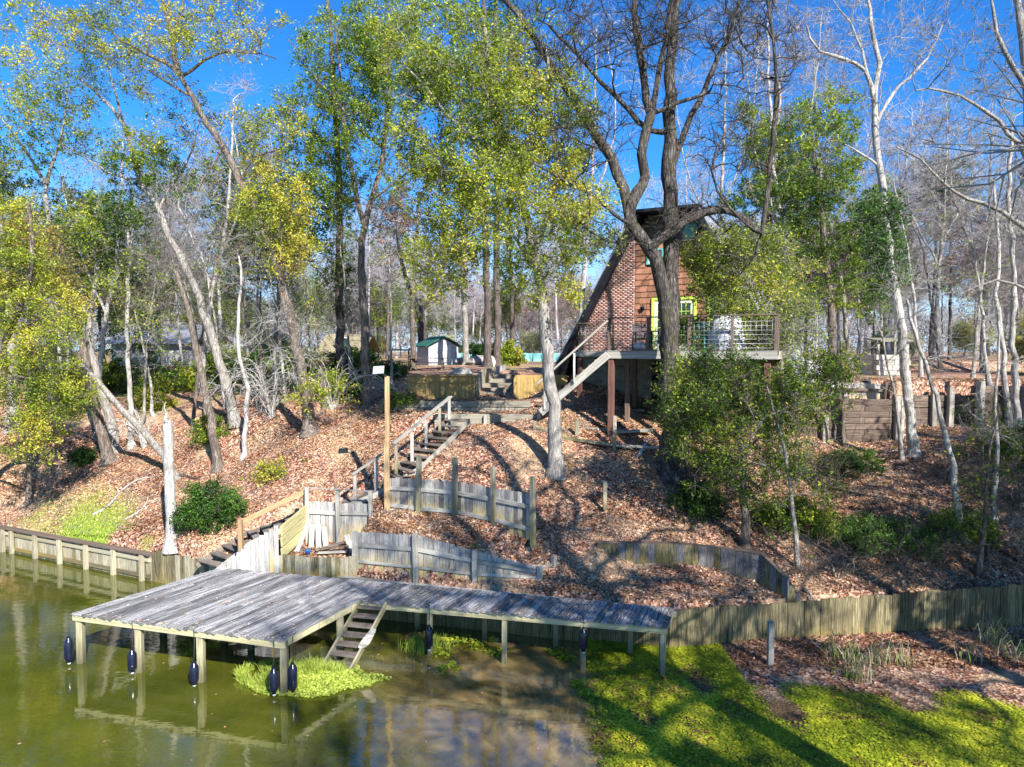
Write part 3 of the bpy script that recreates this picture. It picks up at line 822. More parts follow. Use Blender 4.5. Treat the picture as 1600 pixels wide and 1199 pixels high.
t2, _ = wallfence('board_fence', 'upper board fence with four tall posts across the slope beside the stairs', W2, W2T, .15,
                  [(1, 0, zat(661, 712, W2[1].y), .14), (2, 0, zat(717, 714, W2[2].y), .13), (3, 0, zat(775, 729, W2[3].y), .12), (4, 0, zat(838, 744, W2[4].y), .13)],
                  [(.66, .05, .12), (.06, .05, .12)], [M['fence'], M['fence'], M['fence_dark']], postmat='mossy')
ramp_top = [zat(345, 886, PK[0].y), zat(437, 820, PK[1].y)]
t3 = thing('picket_screen', 'bleached picket screen with rising top beside the foot of the stairs', 'fence', tuple(PK[0]))
paling(t3, PK, ramp_top, .13, M['fence'], .03, mats=[M['pale'], M['fence'], M['pale']])
t4 = thing('edging_wall', 'knee high yellowed board wall between picket screen and lower fence', 'retaining wall', tuple(LW[0]))
paling(t4, LW, [zat(437, 867, LW[0].y), zat(508, 872, LW[1].y), zat(556, 870, LW[2].y)], .12, M['bulk_pale'], .04, mats=[M['bulk_pale'], M['bulk']])
t5 = thing('board_fence', 'short grey board fence behind the pile of loose planks', 'fence', tuple(RB[0]))
paling(t5, RB, [zat(482, 783, RB[0].y), zat(530, 786, RB[1].y), zat(580, 788, RB[2].y)], .13, M['fence'], .03, mats=[M['fence'], M['pale'], M['fence']])
for (i, px_, yt) in ((0, 478, 761), (1, 529, 764), (2, 582, 766)):
    p = RB[i]; post('post', t5, p.x, p.y - .09, p.z - .3, zat(px_, yt, p.y), .12, M['grey'], lean=.02)
for i in (0, 1):
    a = Vector((RB[i].x, RB[i].y - .05, zat(480, 799 if i == 0 else 801, RB[i].y))); b = Vector((RB[i + 1].x, RB[i + 1].y - .05, zat(560, 802, RB[i + 1].y)))
    board('rail', t5, a, b, .05, .12, M['grey'])
board('top_rail', t5, (RB[0].x, RB[0].y - .09, zat(478, 761, RB[0].y)), (RB[2].x, RB[2].y - .09, zat(582, 767, RB[2].y)), .05, .03, M['grey'])
t6 = thing('plank_wall', 'three stacked stained boards at the left of the plank pile', 'retaining wall', tuple(PK[1]))
for k in range(3):
    z0 = 1.62 + k * .33
    board('board', t6, (PK[1].x + .06, PK[1].y + .08, z0), (RB[0].x - .02, RB[0].y - .02, z0 + .25), .06, .30, M['panel_y'])
# loose planks
def loose(label, a, b, wd_, mat='pale', name='loose_plank', grp=None):
    o = board(name, None, a, b, wd_, .035, M[mat]); tag(o, label, 'plank', grp); return o
loose('long pale plank leaning steeply left of the leaning boards', pd(462, 866, 20.3), pd(484, 812, 21.1), .14)
bx = [(488, 820), (497, 818), (506, 821)]
lb_ = ['left one of three bleached boards leaning against the grey fence', 'middle one of three bleached boards leaning against the grey fence', 'right one of three bleached boards leaning against the grey fence']
for i, (px_, py_) in enumerate(bx):
    a = pd(px_ - 2 + i * 3, 861, 20.75); b = pd(px_, py_ + random.uniform(-2, 3), 21.1)
    o = board('leaning_board', None, a, b, .16, .03, M['pale'], up=Vector((0, -1, .3))); tag(o, lb_[i], 'board')
loose('grey plank lying flat on the pile in front of the grey fence', pz(497, 864, 1.52), pz(542, 862, 1.55), .16, 'grey')
loose('dark plank lying across the leaves in the pile', pz(492, 860, 1.56), pz(538, 847, 1.66), .12, 'tread')
loose('short broken plank standing at the right end of the pile', pz(552, 862, 1.45), pd(541, 836, 20.6), .22, 'pale')
loose('narrow brown plank on top of the pile', pz(500, 858, 1.6), pz(545, 853, 1.62), .1, 'brown')
p_ = pz(481, 865, 1.5)
o = link('blue_tub', lathe('blue_tub', [(.05, 0), (.07, .0), (.085, .10), (.09, .11), (.02, .11)], M['blue'], 12)); o.location = p_; tag(o, 'small blue plastic tub on the leaves by the planks', 'tub')
hz_ = [pd(775, 905, 18.75), pd(800, 899, 18.7), pd(820, 892, 18.7), pd(842, 882, 18.75), pd(856, 879, 18.9)]
o = link('garden_hose', tube_mesh('garden_hose', hz_, .03, M['hose'], 6)); tag(o, 'green pipe lying over the right end of the lower fence', 'pipe')

# curved retaining wall
rw = thing('retaining_wall', 'long curved low retaining wall of dark stained boards with cap at right', 'retaining wall', tuple(RW[0]))
rtop = [zat(800, p, b.y) for p, b in zip(RWT, RW)]
paling(rw, RW, rtop, .2, None, .05, mats=[M['bulk'], M['fence_dark']], jit=.008)
for i in range(len(RW) - 1):
    beam('cap_board', rw, (RW[i].x, RW[i].y + .03, rtop[i] + .015), (RW[i + 1].x, RW[i + 1].y + .03, rtop[i + 1] + .015), .12, .04, M['brown'])

# ------------------------------------------------------------------ hill stairs
ST = [pd(322, 889, 20.15), pd(352, 866, 20.7), pd(388, 842, 21.2), pd(478, 808, 22.0), pd(560, 784, 22.1), pd(598, 764, 22.2), pd(630, 741, 22.3), pd(717, 656, 24.7)]
hs = thing('hill_stairs', 'long wooden stairs climbing the leafy bank from dock to upper terrace', 'stairs', tuple(ST[0]))
LT = plen(ST)
nT = 27
def stdir(t):
    a = along(ST, max(0, t - .06)); b = along(ST, min(1, t + .06)); d = b - a; d.z = 0; return d.normalized()
for i in range(nT):
    t = (i + .5) / nT; p = along(ST, t); d = stdir(t); s_ = Vector((d.y, -d.x, 0))
    wq = .46
    board('tread', hs, p - s_ * wq + Vector((0, 0, .07)), p + s_ * wq + Vector((0, 0, .07)), .25, .045, M['tread'])
for sgn in (-1, 1):
    for i in range(7):
        t0, t1_ = i / 7, (i + 1) / 7
        a = along(ST, t0); b = along(ST, t1_); da, db = stdir(t0), stdir(t1_)
        a = a + Vector((da.y, -da.x, 0)) * .5 * sgn; b = b + Vector((db.y, -db.x, 0)) * .5 * sgn
        board('stringer', hs, a + Vector((0, 0, .0)), b + Vector((0, 0, .0)), .05, .17, M['grey'] if sgn > 0 else M['tread'])
def hpost(px_, yt, yb, d, s=.10, mat='grey'):
    a = pd(px_, yb, d); b = pd(px_, yt, d)
    board('rail_post', hs, a - Vector((0, 0, .3)), (a.x, a.y, b.z), s, s, M[mat], up=Vector((0, -1, 0)))
def hrail(p0, d0, p1, d1, s=.10, h=.14, mat='grey'):
    board('handrail', hs, pd(*p0, d0), pd(*p1, d1), s, h, M[mat])
for (x_, yt, yb, d) in ((702, 622, 658, 24.9), (687, 638, 672, 24.2), (666, 658, 690, 23.6), (644, 677, 707, 22.9), (619, 694, 727, 22.4)): hpost(x_, yt, yb, d, .10, 'mossy' if x_ % 2 else 'pale')
hrail((704, 620), 25.0, (614, 694), 22.2, .14, .06)
for (x_, yt, yb, d) in ((588, 716, 755, 21.95), (555, 740, 779, 21.7)): hpost(x_, yt, yb, d)
hrail((602, 706), 22.1, (550, 742), 21.6, .12, .06)
hpost(478, 762, 812, 21.35, .13, 'new'); hpost(377, 812, 893, 19.75, .13, 'new')
hrail((477, 768), 21.3, (378, 816), 19.8, .06, .15, 'new')

# light pole
pb_ = pz(605, 792, 2.6)
pl = thing('lamp_post', 'tall tan wooden pole with a solar lamp panel beside the stairs', 'lamp post', tuple(pb_))
y_ = pb_.y
board('lower_pole', pl, pb_ - Vector((0, 0, .5)), (pb_.x, y_, zat(606, 690, y_)), .17, .17, M['new'], up=Vector((0, -1, 0)))
board('upper_pole', pl, (pb_.x + .03, y_ - .03, zat(606, 702, y_)), (pb_.x + .04, y_ - .03, zat(607, 588, y_)), .14, .12, M['new'], up=Vector((0, -1, 0)))
c0 = pd(604, 588, y_ - .1)
board('arm', pl, c0, pd(598, 585, y_ - .12), .04, .04, M['iron'])
sp = board('solar_panel', pl, pd(583, 579, y_ - .12), pd(600, 578, y_ - .12), .30, .03, M['solar'], up=Vector((0, -.75, .65)))

# ------------------------------------------------------------------ upper retaining walls and steps
def sleepers(name, label, x0, x1, y, z0, z1, n, mat='timber', th=.16, cat='retaining wall', seg=2.4, y1=None, endposts=()):
    t = thing(name, label, cat, (x0, y, z0)); y1 = y if y1 is None else y1
    h = (z1 - z0) / n
    for k in range(n):
        xs = [x0] + [x0 + s for s in np.arange(seg * (.5 if k % 2 else 1), (x1 - x0) - .3, seg)] + [x1]
        for a, b in zip(xs[:-1], xs[1:]):
            ya = lerp(y, y1, (a - x0) / (x1 - x0)); yb = lerp(y, y1, (b - x0) / (x1 - x0)); jz = random.uniform(-.01, .01)
            board('timber', t, (a + .006, ya + random.uniform(-.02, .02), z0 + h * (k + .5) + jz), (b - .006, yb + random.uniform(-.02, .02), z0 + h * (k + .5) + jz), th, h - .012, M[mat])
    for (x, zt, s) in endposts:
        post('post', t, x, lerp(y, y1, (x - x0) / (x1 - x0)) - th / 2 - s / 2, z0 - .3, zt, s, M['grey'], lean=.02)
    return t
sleepers('timber_wall', 'lower course of grey landscape timbers at the head of the stairs', -2.9, 1.15, 25.5, 4.55, 5.12, 3, endposts=((-1.0, 5.1, .12), (1.0, 5.3, .14)))
sleepers('timber_wall', 'second course of grey landscape timbers above the stair head', -4.7, .75, 27.45, 4.95, 5.47, 2)
mp_ = pz(851, 672, 4.4)
o = link('mossy_post', tube_mesh('mossy_post', [(mp_.x, mp_.y, 4.0), (mp_.x + .02, mp_.y, 4.9), (mp_.x - .02, mp_.y, zat(848, 616, mp_.y))], [.12, .12, .11], M['mossy'], 10)); tag(o, 'thick round mossy post left of the grey tree near the deck stairs', 'post')
tw = thing('tan_retaining_wall', 'tan painted board retaining wall left of the upper steps', 'retaining wall', (-4.5, 29, 5.4))
wb = [Vector((-4.43, 29.0, 5.75)), Vector((-3.8, 29.0, 5.42)), Vector((-1.56, 29.0, 5.42))]
paling(tw, wb, [6.40, 6.40, 6.40], .14, M['tan'], .04, jit=.004, gap=.006)
beam('cap_board', tw, (-4.46, 28.97, 6.44), (-1.5, 28.97, 6.44), .16, .045, M['tan'])
beam('trim_board', tw, (-4.46, 28.95, 6.15), (-1.56, 28.95, 6.15), .04, .06, M['tan'])
ts = thing('side_wall', 'bleached side wall of short boards running back along the upper steps', 'retaining wall', (-1.5, 29, 5.4))
paling(ts, [Vector((-1.5, 29.02, 5.42)), Vector((-1.35, 31.5, 5.9)), Vector((-.3, 34.5, 6.3))], [6.42, 6.62, 6.8], .2, M['bulk_pale'], .05, mats=[M['bulk_pale'], M['pale']])
tr_ = thing('tan_retaining_wall', 'tan painted board retaining wall right of the upper steps', 'retaining wall', (.05, 29, 5.4))
paling(tr_, [Vector((.07, 29.0, 5.42)), Vector((2.35, 29.0, 5.42))], [6.46, 6.46], .14, M['tan'], .04, jit=.004, gap=.006)
us = thing('upper_steps', 'leaf covered timber steps between the two tan walls', 'steps', (-.7, 29, 5.4))
for k in range(6):
    y = 29.0 + k * .8; z = 5.40 + k * .17
    board('step_timber', us, (-1.4, y, z), (0.02, y, z), .25, .19, M['timber'])

# low rails under the house deck
fr = thing('rail_fence', 'low broken rail fence of grey boards on the slope under the deck', 'fence', (1.2, 24.2, 4.4))
def rr(p0, p1, d0, d1, h=.10, mat='grey', w_=.14): board('rail', fr, pd(*p0, d0), pd(*p1, d1), w_, h, M[mat])
rr((832, 668), (878, 681), 24.6, 24.2, .1, 'mossy'); rr((875, 684), (972, 697), 24.0, 23.2, .10, 'mossy'); rr((962, 696), (1040, 700), 23.2, 22.9, .07)
rr((880, 667), (975, 673), 24.9, 24.3, .08); rr((955, 676), (1020, 672), 24.2, 24.0, .10)
for (px_, yt, yb, d) in ((901, 657, 688, 24.1), (960, 650, 710, 23.3), (1037, 680, 722, 22.7), (835, 660, 680, 24.5)):
    a = pd(px_, yb, d); board('post', fr, a - Vector((0, 0, .3)), (a.x, a.y, zat(px_, yt, d)), .12, .12, M['mossy'], up=Vector((0, -1, 0)))
a = pz(945, 786, 2.9)
o = board('stub_post', None, a - Vector((0, 0, .2)), (a.x, a.y, zat(944, 752, a.y)), .11, .11, M['bulk_pale'], up=Vector((0, -1, 0))); tag(o, 'short pale stub post standing in the leaves below the deck', 'post')
a = pz(537 + 174, 700, 4.1)
o = board('stub_post', None, a - Vector((0, 0, .2)), (a.x, a.y, a.z + .3), .11, .11, M['mossy'], up=Vector((0, -1, 0))); tag(o, 'tiny stub post just right of the upper stair treads', 'post')
o = link('drain_pipe', tube_mesh('drain_pipe', [pz(995, 717, 3.85), pd(1003, 703, 23.3), pd(1013, 687, 24.0)], .06, M['pipe'], 10)); tag(o, 'white pipe leaning on the broken rail fence', 'pipe')
sleepers('timber_wall', 'short timber wall under the deck beside the big tree', 3.65, 5.1, 26.2, 4.75, 5.25, 3)
sleepers('timber_wall', 'low slanting timber edging behind the deck post', 1.9, 3.4, 26.6, 4.85, 5.1, 1, mat='mossy')

# right-hand walls
sleepers('sleeper_wall', 'tall dark sleeper wall right of the house with rusty stains', 10.85, 15.2, 26.5, 3.95, 5.62, 7, mat='brown', endposts=((12.1, 5.0, .22), (14.9, 5.75, .18), (15.12, 5.7, .12)), seg=1.9)
pw = thing('paling_wall', 'bleached paling wall with dark rail above the sleeper wall', 'retaining wall', (10.4, 28.2, 5.4))
pwb = [Vector((10.3, 28.2, 5.45)), Vector((12.6, 28.2, 5.45)), Vector((15.4, 28.2, 5.45))]
paling(pw, pwb, [6.38, 6.3, 6.12], .17, None, .04, mats=[M['fence'], M['pale'], M['fence']], jit=.03)
beam('rail', pw, (10.3, 28.12, 5.98), (15.4, 28.12, 5.86), .06, .12, M['brown'])
post('post', pw, 15.42, 28.08, 5.2, 6.2, .2, M['brown'])
sleepers('sleeper_wall', 'sleeper wall with two posts right of the tall dark one', 15.35, 18.6, 27.45, 4.2, 5.7, 6, mat='brown', endposts=((17.55, 6.0, .2), (16.9, 6.0, .18)), seg=1.6, y1=27.45)
sleepers('sleeper_wall', 'upper sleeper wall with thick mossy post at the right edge', 18.2, 26, 27.0, 4.5, 6.1, 5, mat='brown', endposts=((18.4, 6.3, .24), (20.2, 6.2, .2)), seg=2.2)
# ------------------------------------------------------------------ A-frame cottage
TH = math.radians(-26)
GV = Vector((math.cos(TH), math.sin(TH), 0)); BV = Vector((-math.sin(TH), math.cos(TH), 0))
HC = Vector((6.4, 28.0, 7.5)); HW, HS, HL, TOPH, OV = 4.2, .56, 10.0, 5.55, .75
def hp(s, h, b=0): return HC + GV * s + BV * b + Vector((0, 0, h))
def hw(h): return HW - HS * h
house = thing('cottage', 'steep A-frame cottage with brick and cedar shingle front and metal roof', 'house', (HC.x, HC.y, 5.2))
# roof slabs with thickness
def slab(name, pts, nrm, th, mat, parent=None, kind=None, label=None):
    n = len(pts); nrm = Vector(nrm).normalized() * th
    vs = [Vector(p) for p in pts] + [Vector(p) + nrm for p in pts]
    fs = [tuple(range(n)), tuple(range(2 * n - 1, n - 1, -1))] + [(i, i + n, (i + 1) % n + n, (i + 1) % n) for i in range(n)]
    return link(name, poly_mesh(name, vs, fs, mat), parent, kind, label)
inw = lambda sg: (-(GV * sg) * 1.0 + Vector((0, 0, -HS))).normalized()
HB = -1.35
for sg in (-1, 1):
    e_ = .16
    pts = [hp(sg * (hw(HB) + e_), HB, -OV * .8), hp(sg * (hw(TOPH) + e_), TOPH, -OV), hp(sg * (hw(TOPH) + e_), TOPH, HL), hp(sg * (hw(HB) + e_), HB, HL)]
    nr = inw(sg)
    r_ = slab('roof', [p - nr * .02 for p in pts], nr, .05, M['roof'], house)
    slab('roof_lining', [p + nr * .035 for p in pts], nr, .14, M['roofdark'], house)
    # standing seams
    n = 22
    for i in range(n + 1):
        t = i / n; a = pts[0].lerp(pts[3], t); b = pts[1].lerp(pts[2], t)
        o = board('seam', r_, a - nr * .035, b - nr * .035, .03, .05, M['roof'], up=nr)
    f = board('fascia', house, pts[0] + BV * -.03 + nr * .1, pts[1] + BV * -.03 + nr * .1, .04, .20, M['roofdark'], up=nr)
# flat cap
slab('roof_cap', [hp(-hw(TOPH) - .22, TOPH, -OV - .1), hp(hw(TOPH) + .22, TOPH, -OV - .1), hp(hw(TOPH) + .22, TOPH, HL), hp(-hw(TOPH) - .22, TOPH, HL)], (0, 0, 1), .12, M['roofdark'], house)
# front wall backing
slab('front_wall', [hp(-hw(-.2) + .05, -.2), hp(hw(-.2) - .05, -.2), hp(hw(TOPH) - .05, TOPH), hp(-hw(TOPH) + .05, TOPH)], BV, .15, M['dark'], house)
slab('rear_wall', [hp(-hw(-1.3) + .05, -1.3, HL - .2), hp(hw(-1.3) - .05, -1.3, HL - .2), hp(hw(TOPH) - .05, TOPH, HL - .2), hp(-hw(TOPH) + .05, TOPH, HL - .2)], BV, .15, M['shingle'], house)
# brick part: from left edge to x=-1.25
BRX = -1.42
bh = 0; bricks_v = []; bricks_f = []; tint = []
def addbox(vl, fl, o, ax, ay, az):
    b = len(vl)
    for sx in (0, 1):
        for sy in (0, 1):
            for sz in (0, 1): vl.append(o + ax * sx + ay * sy + az * sz)
    for f in ((0, 1, 3, 2), (4, 6, 7, 5), (0, 4, 5, 1), (2, 3, 7, 6), (0, 2, 6, 4), (1, 5, 7, 3)): fl.append(tuple(b + i for i in f))
slab('mortar_backing', [hp(-hw(-.1) + .05, -.1, -.02), hp(BRX, -.1, -.02), hp(BRX, (HW - .05 + BRX) / HS, -.02), hp(BRX, (HW - .05 + BRX) / HS, -.02) + GV * -.02], BV * -1, .02, M['mortar'], house)
row = 0; z = -.1
while z < (HW + BRX) / HS - .3:
    xl = -hw(z + .065) + .04; x = xl
    off = (row % 2) * .105
    xs = BRX
    while xs > xl + .04:
        x0 = max(xl, xs - (.2 if not (xs == BRX and off) else .1))
        if xs - x0 > .03:
            addbox(bricks_v, bricks_f, hp(x0, z, -.052 - random.uniform(0, .006)), GV * (xs - x0), BV * .03, Vector((0, 0, .06)))
            tint += [random.betavariate(2, 1.6)] * 6
        xs = x0 - .012
    z += .0745; row += 1
me = mesh_np('bricks', np.array([tuple(v) for v in bricks_v]), np.array(bricks_f), M['brick'], np.array(tint))
bw = link('bricks', me, house, 'stuff', 'pinkish brown brick facing left of the door')
# brick pier return edge
for r in range(int(((HW + BRX) / HS - .5) / .15)):
    pass
# chimney behind the left roof slope
cv, cf, ct = [], [], []
cz = -1.4; row = 0
cx0 = -3.25; 
while cz < 5.6:
    for k in range(4):
        addbox(cv, cf, hp(cx0 + k * .212 + (row % 2) * .05, cz, 4.0), GV * .2, BV * .6, Vector((0, 0, .062))); ct += [random.random() * .25] * 6
    cz += .0745; row += 1
chim = link('chimney', mesh_np('chimney', np.array([tuple(v) for v in cv]), np.array(cf), M['brick'], np.array(ct)), house, 'stuff', 'dark red brick chimney behind the left roof slope')
# openings (local s,h): door pair, side window, upper windows
DO = (-.68, 1.12, -.02, 2.05)
OPEN = [DO, (1.62, 2.75, .75, 2.1), (-.92, -.25, 3.55, 4.15), (.55, 1.1, 4.45, 5.1)]
# shingles
z = 0.0; row = 0; SH = .245
smes = {}
while z < TOPH - .1:
    xl = BRX + .02; xr = hw(z + SH) - .14
    if hw(z + SH) - .12 < -BRX: xl = -hw(z + SH) + .14
    x = xl - random.uniform(0, .1)
    while x < xr:
        wq = random.uniform(.17, .34); x0 = max(x, xl); x1 = min(x + wq, xr)
        skip = x1 - x0 < .05
        for (a, b, c_, d) in OPEN:
            if x1 > a - .02 and x0 < b + .02 and z + SH > c_ and z < d:
                if x0 < a and x1 > a: x1 = min(x1, a)
                elif x1 > b and x0 < b: x0 = max(x0, b)
                elif x0 >= a and x1 <= b: skip = True
                if x1 - x0 < .04: skip = True
        if not skip:
            mm = M['shingle'] if z < 4.2 else M['brown']
            board('shingle', house, hp((x0 + x1) / 2, z - .01 + random.uniform(-.008, .008), -.055), hp((x0 + x1) / 2, z + SH + .03, -.02), x1 - x0 - .008, .018, mm, up=-BV)
        x += wq
    z += SH; row += 1
# doors and windows
def frame(parent, s0, s1, h0, h1, mat, w_=.1, b=-.07, th=.05, name='frame'):
    board(name, parent, hp(s0, h1 + w_ / 2, b), hp(s1, h1 + w_ / 2, b), w_, th, mat, up=BV)
    board(name, parent, hp(s0 - w_ / 2, h0, b), hp(s0 - w_ / 2, h1 + w_, b), w_, th, mat, up=BV)
    board(name, parent, hp(s1 + w_ / 2, h0, b), hp(s1 + w_ / 2, h1 + w_, b), w_, th, mat, up=BV)
def leaf_door(s0, s1, h0, h1, cols, rows, name='door', st=.1, mat='lime', mat2='cream'):
    d = slab(name, [hp(s0, h0, -.03), hp(s1, h0, -.03), hp(s1, h1, -.03), hp(s0, h1, -.03)], BV, .03, M['glass'], house)
    for (a, b) in ((s0, s0 + st), (s1 - st, s1)): board('stile', d, hp((a + b) / 2, h0, -.05), hp((a + b) / 2, h1, -.05), st, .04, M[mat2], up=BV)
    board('rail', d, hp(s0 + st, h0 + st, -.05), hp(s1 - st, h0 + st, -.05), st * 2, .04, M[mat2], up=BV)
    board('rail', d, hp(s0 + st, h1 - st / 2, -.05), hp(s1 - st, h1 - st / 2, -.05), st, .04, M[mat2], up=BV)
    for c_ in range(1, cols):
        s = lerp(s0 + st, s1 - st, c_ / cols); board('muntin', d, hp(s, h0 + 2 * st, -.045), hp(s, h1 - st, -.045), .025, .03, M[mat], up=BV)
    for r in range(1, rows):
        h = lerp(h0 + 2 * st, h1 - st, r / rows); board('muntin', d, hp(s0 + st, h, -.045), hp(s1 - st, h, -.045), .025, .028, M[mat], up=BV)
    return d
frame(house, DO[0] + .1, DO[1] - .1, 0.0, 2.05, M['lime'], .11, -.08, .06, 'door_frame')
leaf_door(DO[0] + .1, .2, 0.02, 2.04, 3, 5, st=.13); leaf_door(.21, DO[1] - .1, 0.02, 2.04, 3, 5, st=.13)
slab('window', [hp(1.62, .75, -.03), hp(2.75, .75, -.03), hp(2.75, 2.1, -.03), hp(1.62, 2.1, -.03)], BV, .03, M['glass'], house)
frame(house, 1.66, 2.7, .7, 2.02, M['lime'], .1, -.07, .05, 'window_frame')
for (a, b, c_, d, gm_) in ((-.92, -.25, 3.55, 4.15, 'white'), (.55, 1.1, 4.45, 5.1, 'tealwall')):
    wn_ = slab('window', [hp(a, c_, -.03), hp(b, c_, -.03), hp(b, d, -.03), hp(a, d, -.03)], BV, .03, M[gm_], house)
    frame(wn_, a + .05, b - .05, c_, d - .05, M['teal'], .07, -.06, .05, 'frame')
    board('sill', wn_, hp(a, c_, -.07), hp(b, c_, -.07), .06, .08, M['teal'], up=BV)
# wall lamp
wl = tag(link('wall_lamp', None), 'small dark wall lamp left of the green door', 'wall lamp'); wl.location = hp(-1.05, 1.75, -.12)
lm = lathe('lamp_body', [(.01, -.12), (.05, -.1), (.06, .0), (.08, .04), (.02, .12), (.01, .14)], M['iron'], 10); link('lamp_body', lm, wl)
board('bracket', wl, hp(-1.05, 1.78, -.12), hp(-1.05, 1.78, -.01), .03, .03, M['iron'])
# block foundation under the front
fd = slab('foundation', [hp(-3.9, -2.6, .25), hp(3.9, -2.6, .25), hp(3.9, -.2, .25), hp(-3.9, -.2, .25)], BV, .2, M['mortar'], house)
for r in range(11):
    z0 = -2.45 + r * .205
    x = -3.9 + (r % 2) * -.2
    while x < 3.9:
        a, b = max(x, -3.9), min(x + .4, 3.9)
        if not (-.7 < (a + b) / 2 < .6 and r < 10) and b - a > .08:
            board('block', fd, hp(a + .005, z0 + .1, .23), hp(b - .005, z0 + .1, .23), .06, .195, M['block'])
        x += .4
slab('cellar_door', [hp(-.75, -2.5, .2), hp(.65, -2.5, .2), hp(.65, -.45, .2), hp(-.75, -.45, .2)], BV, .03, M['dark'], house)
for sg in (-1, 1):
    slab('side_wall', [hp(sg * 3.85, -2.6, .3), hp(sg * 3.85, -2.6, HL - .3), hp(sg * 3.85, 0, HL - .3), hp(sg * 3.85, 0, .3)], GV * -sg, .2, M['block'], house)
slab('floor', [hp(-4.1, -.22, 0), hp(4.1, -.22, 0), hp(4.1, -.22, HL - .3), hp(-4.1, -.22, HL - .3)], (0, 0, 1), .15, M['brown'], house)

# ------------------------------------------------------------------ deck of the cottage
P1 = pd(948, 548, 24.0); P1.z = 7.5
dk = thing('house_deck', 'raised wooden deck with wire railing in front of the A-frame cottage', 'deck', (P1.x, P1.y, 4.4))
def dp(a, b, z=0): return Vector((P1.x, P1.y, 7.5)) + GV * a + BV * b + Vector((0, 0, z))
depth_ = (HC - P1).dot(BV) - .1
DWL, DB = 5.6, 3.0
nb = 30
for i in range(nb):   # deck boards run along the front
    b = (i + .5) / nb * depth_
    a0 = 0 if b < DB else -2.3
    board('deck_board', dk, dp(a0, b, -.02), dp(DWL, b, -.02), depth_ / nb - .01, .035, M['deck'])
def db(p, q, h=.24, mat='grey', nm='rim_beam'): board(nm, dk, p + Vector((0, 0, -.04 - h / 2)), q + Vector((0, 0, -.04 - h / 2)), .05, h, M[mat])
db(dp(0, .03), dp(DWL, .03)); db(dp(0.03, .06), dp(.03, DB)); db(dp(-2.3, DB), dp(0, DB), .2); db(dp(-2.27, DB + .05), dp(-2.27, depth_), .2)
db(dp(DWL, .06), dp(DWL, depth_))
for i in range(1, 8): db(dp(DWL * i / 8, .08), dp(DWL * i / 8, depth_), .2, 'brown', 'joist')
def dkp(a, b, s=.2, mat='red', top=-.3):
    q = dp(a, b); z0 = gz(q.x, q.y) - .3
    post('deck_post', dk, q.x, q.y, z0, 7.5 + top, s, M[mat], lean=.01, face=-BV)
dkp(.12, .15); dkp(2.8, .2, .2, 'brown'); dkp(5.3, .2); dkp(-2.15, DB + .1, .18); dkp(.35, 1.4, .16, 'brown'); dkp(1.2, DB + .4, .18, 'brown'); dkp(4.2, DB - .3, .18, 'brown'); dkp(.1, DB + .2, .18, 'brown')
# railing
def railrun(p, q, h=1.05, posts=3, wires=7):
    n = posts
    for i in range(n):
        c_ = p.lerp(q, i / (n - 1)); board('rail_post', dk, c_ + Vector((0, 0, -.15)), c_ + Vector((0, 0, h)), .09, .09, M['brown'], up=-BV)
    board('top_rail', dk, p + Vector((0, 0, h + .02)), q + Vector((0, 0, h + .02)), .14, .04, M['brown'])
    for k in range(wires):
        z = .08 + k * (h - .12) / wires
        o = link('wire', tube_mesh('wire', [p + Vector((0, 0, z)), q + Vector((0, 0, z))], .008, M['steel'], 4), dk)
    m = int((q - p).length / .16)
    for i in range(1, m):
        c_ = p.lerp(q, i / m); link('wire', tube_mesh('wire', [c_ + Vector((0, 0, .05)), c_ + Vector((0, 0, h))], .006, M['steel'], 4), dk)
railrun(dp(.06, .08), dp(DWL, .08), 1.12, 5)
railrun(dp(-2.25, DB + .06), dp(-.75, DB + .06), 1.08, 2)
railrun(dp(-2.25, DB + .06), dp(-2.25, depth_ - .3), 1.08, 2)
railrun(dp(DWL - .05, .08), dp(DWL - .05, depth_ - .3), 1.1, 3)
# deck stairs going down left
ds = thing('deck_stairs', 'wooden stairs with a thin handrail descending left from the house deck', 'stairs', tuple(pd(868, 655, 24.6)))
sa, sb_ = pd(950, 549, 23.9), pd(845, 640, 24.9)
wdv = Vector((.12, .95, 0)).normalized() * .95
for o_ in (Vector((0, 0, 0)), wdv): board('stringer', ds, sa + o_ - Vector((0, 0, .12)), sb_ + o_ - Vector((0, 0, .12)), .05, .27, M['grey'] if o_.length == 0 else M['timber'])
for i in range(11):
    c_ = sa.lerp(sb_, (i + .6) / 11.3); board('tread', ds, c_ + Vector((0, .04, -.02)), c_ + wdv - Vector((0, .04, .02)), .26, .045, M['tread'])
board('handrail', ds, pd(950, 501, 23.85), pd(840, 600, 24.8), .05, .07, M['grey'])
for (px_, yt, yb, d) in ((897, 552, 598, 24.3), (851, 592, 640, 24.8)):
    a = pd(px_, yb, d); board('rail_post', ds, a, (a.x, a.y, zat(px_, yt, d)), .07, .07, M['pale'], up=Vector((0, -1, 0)))

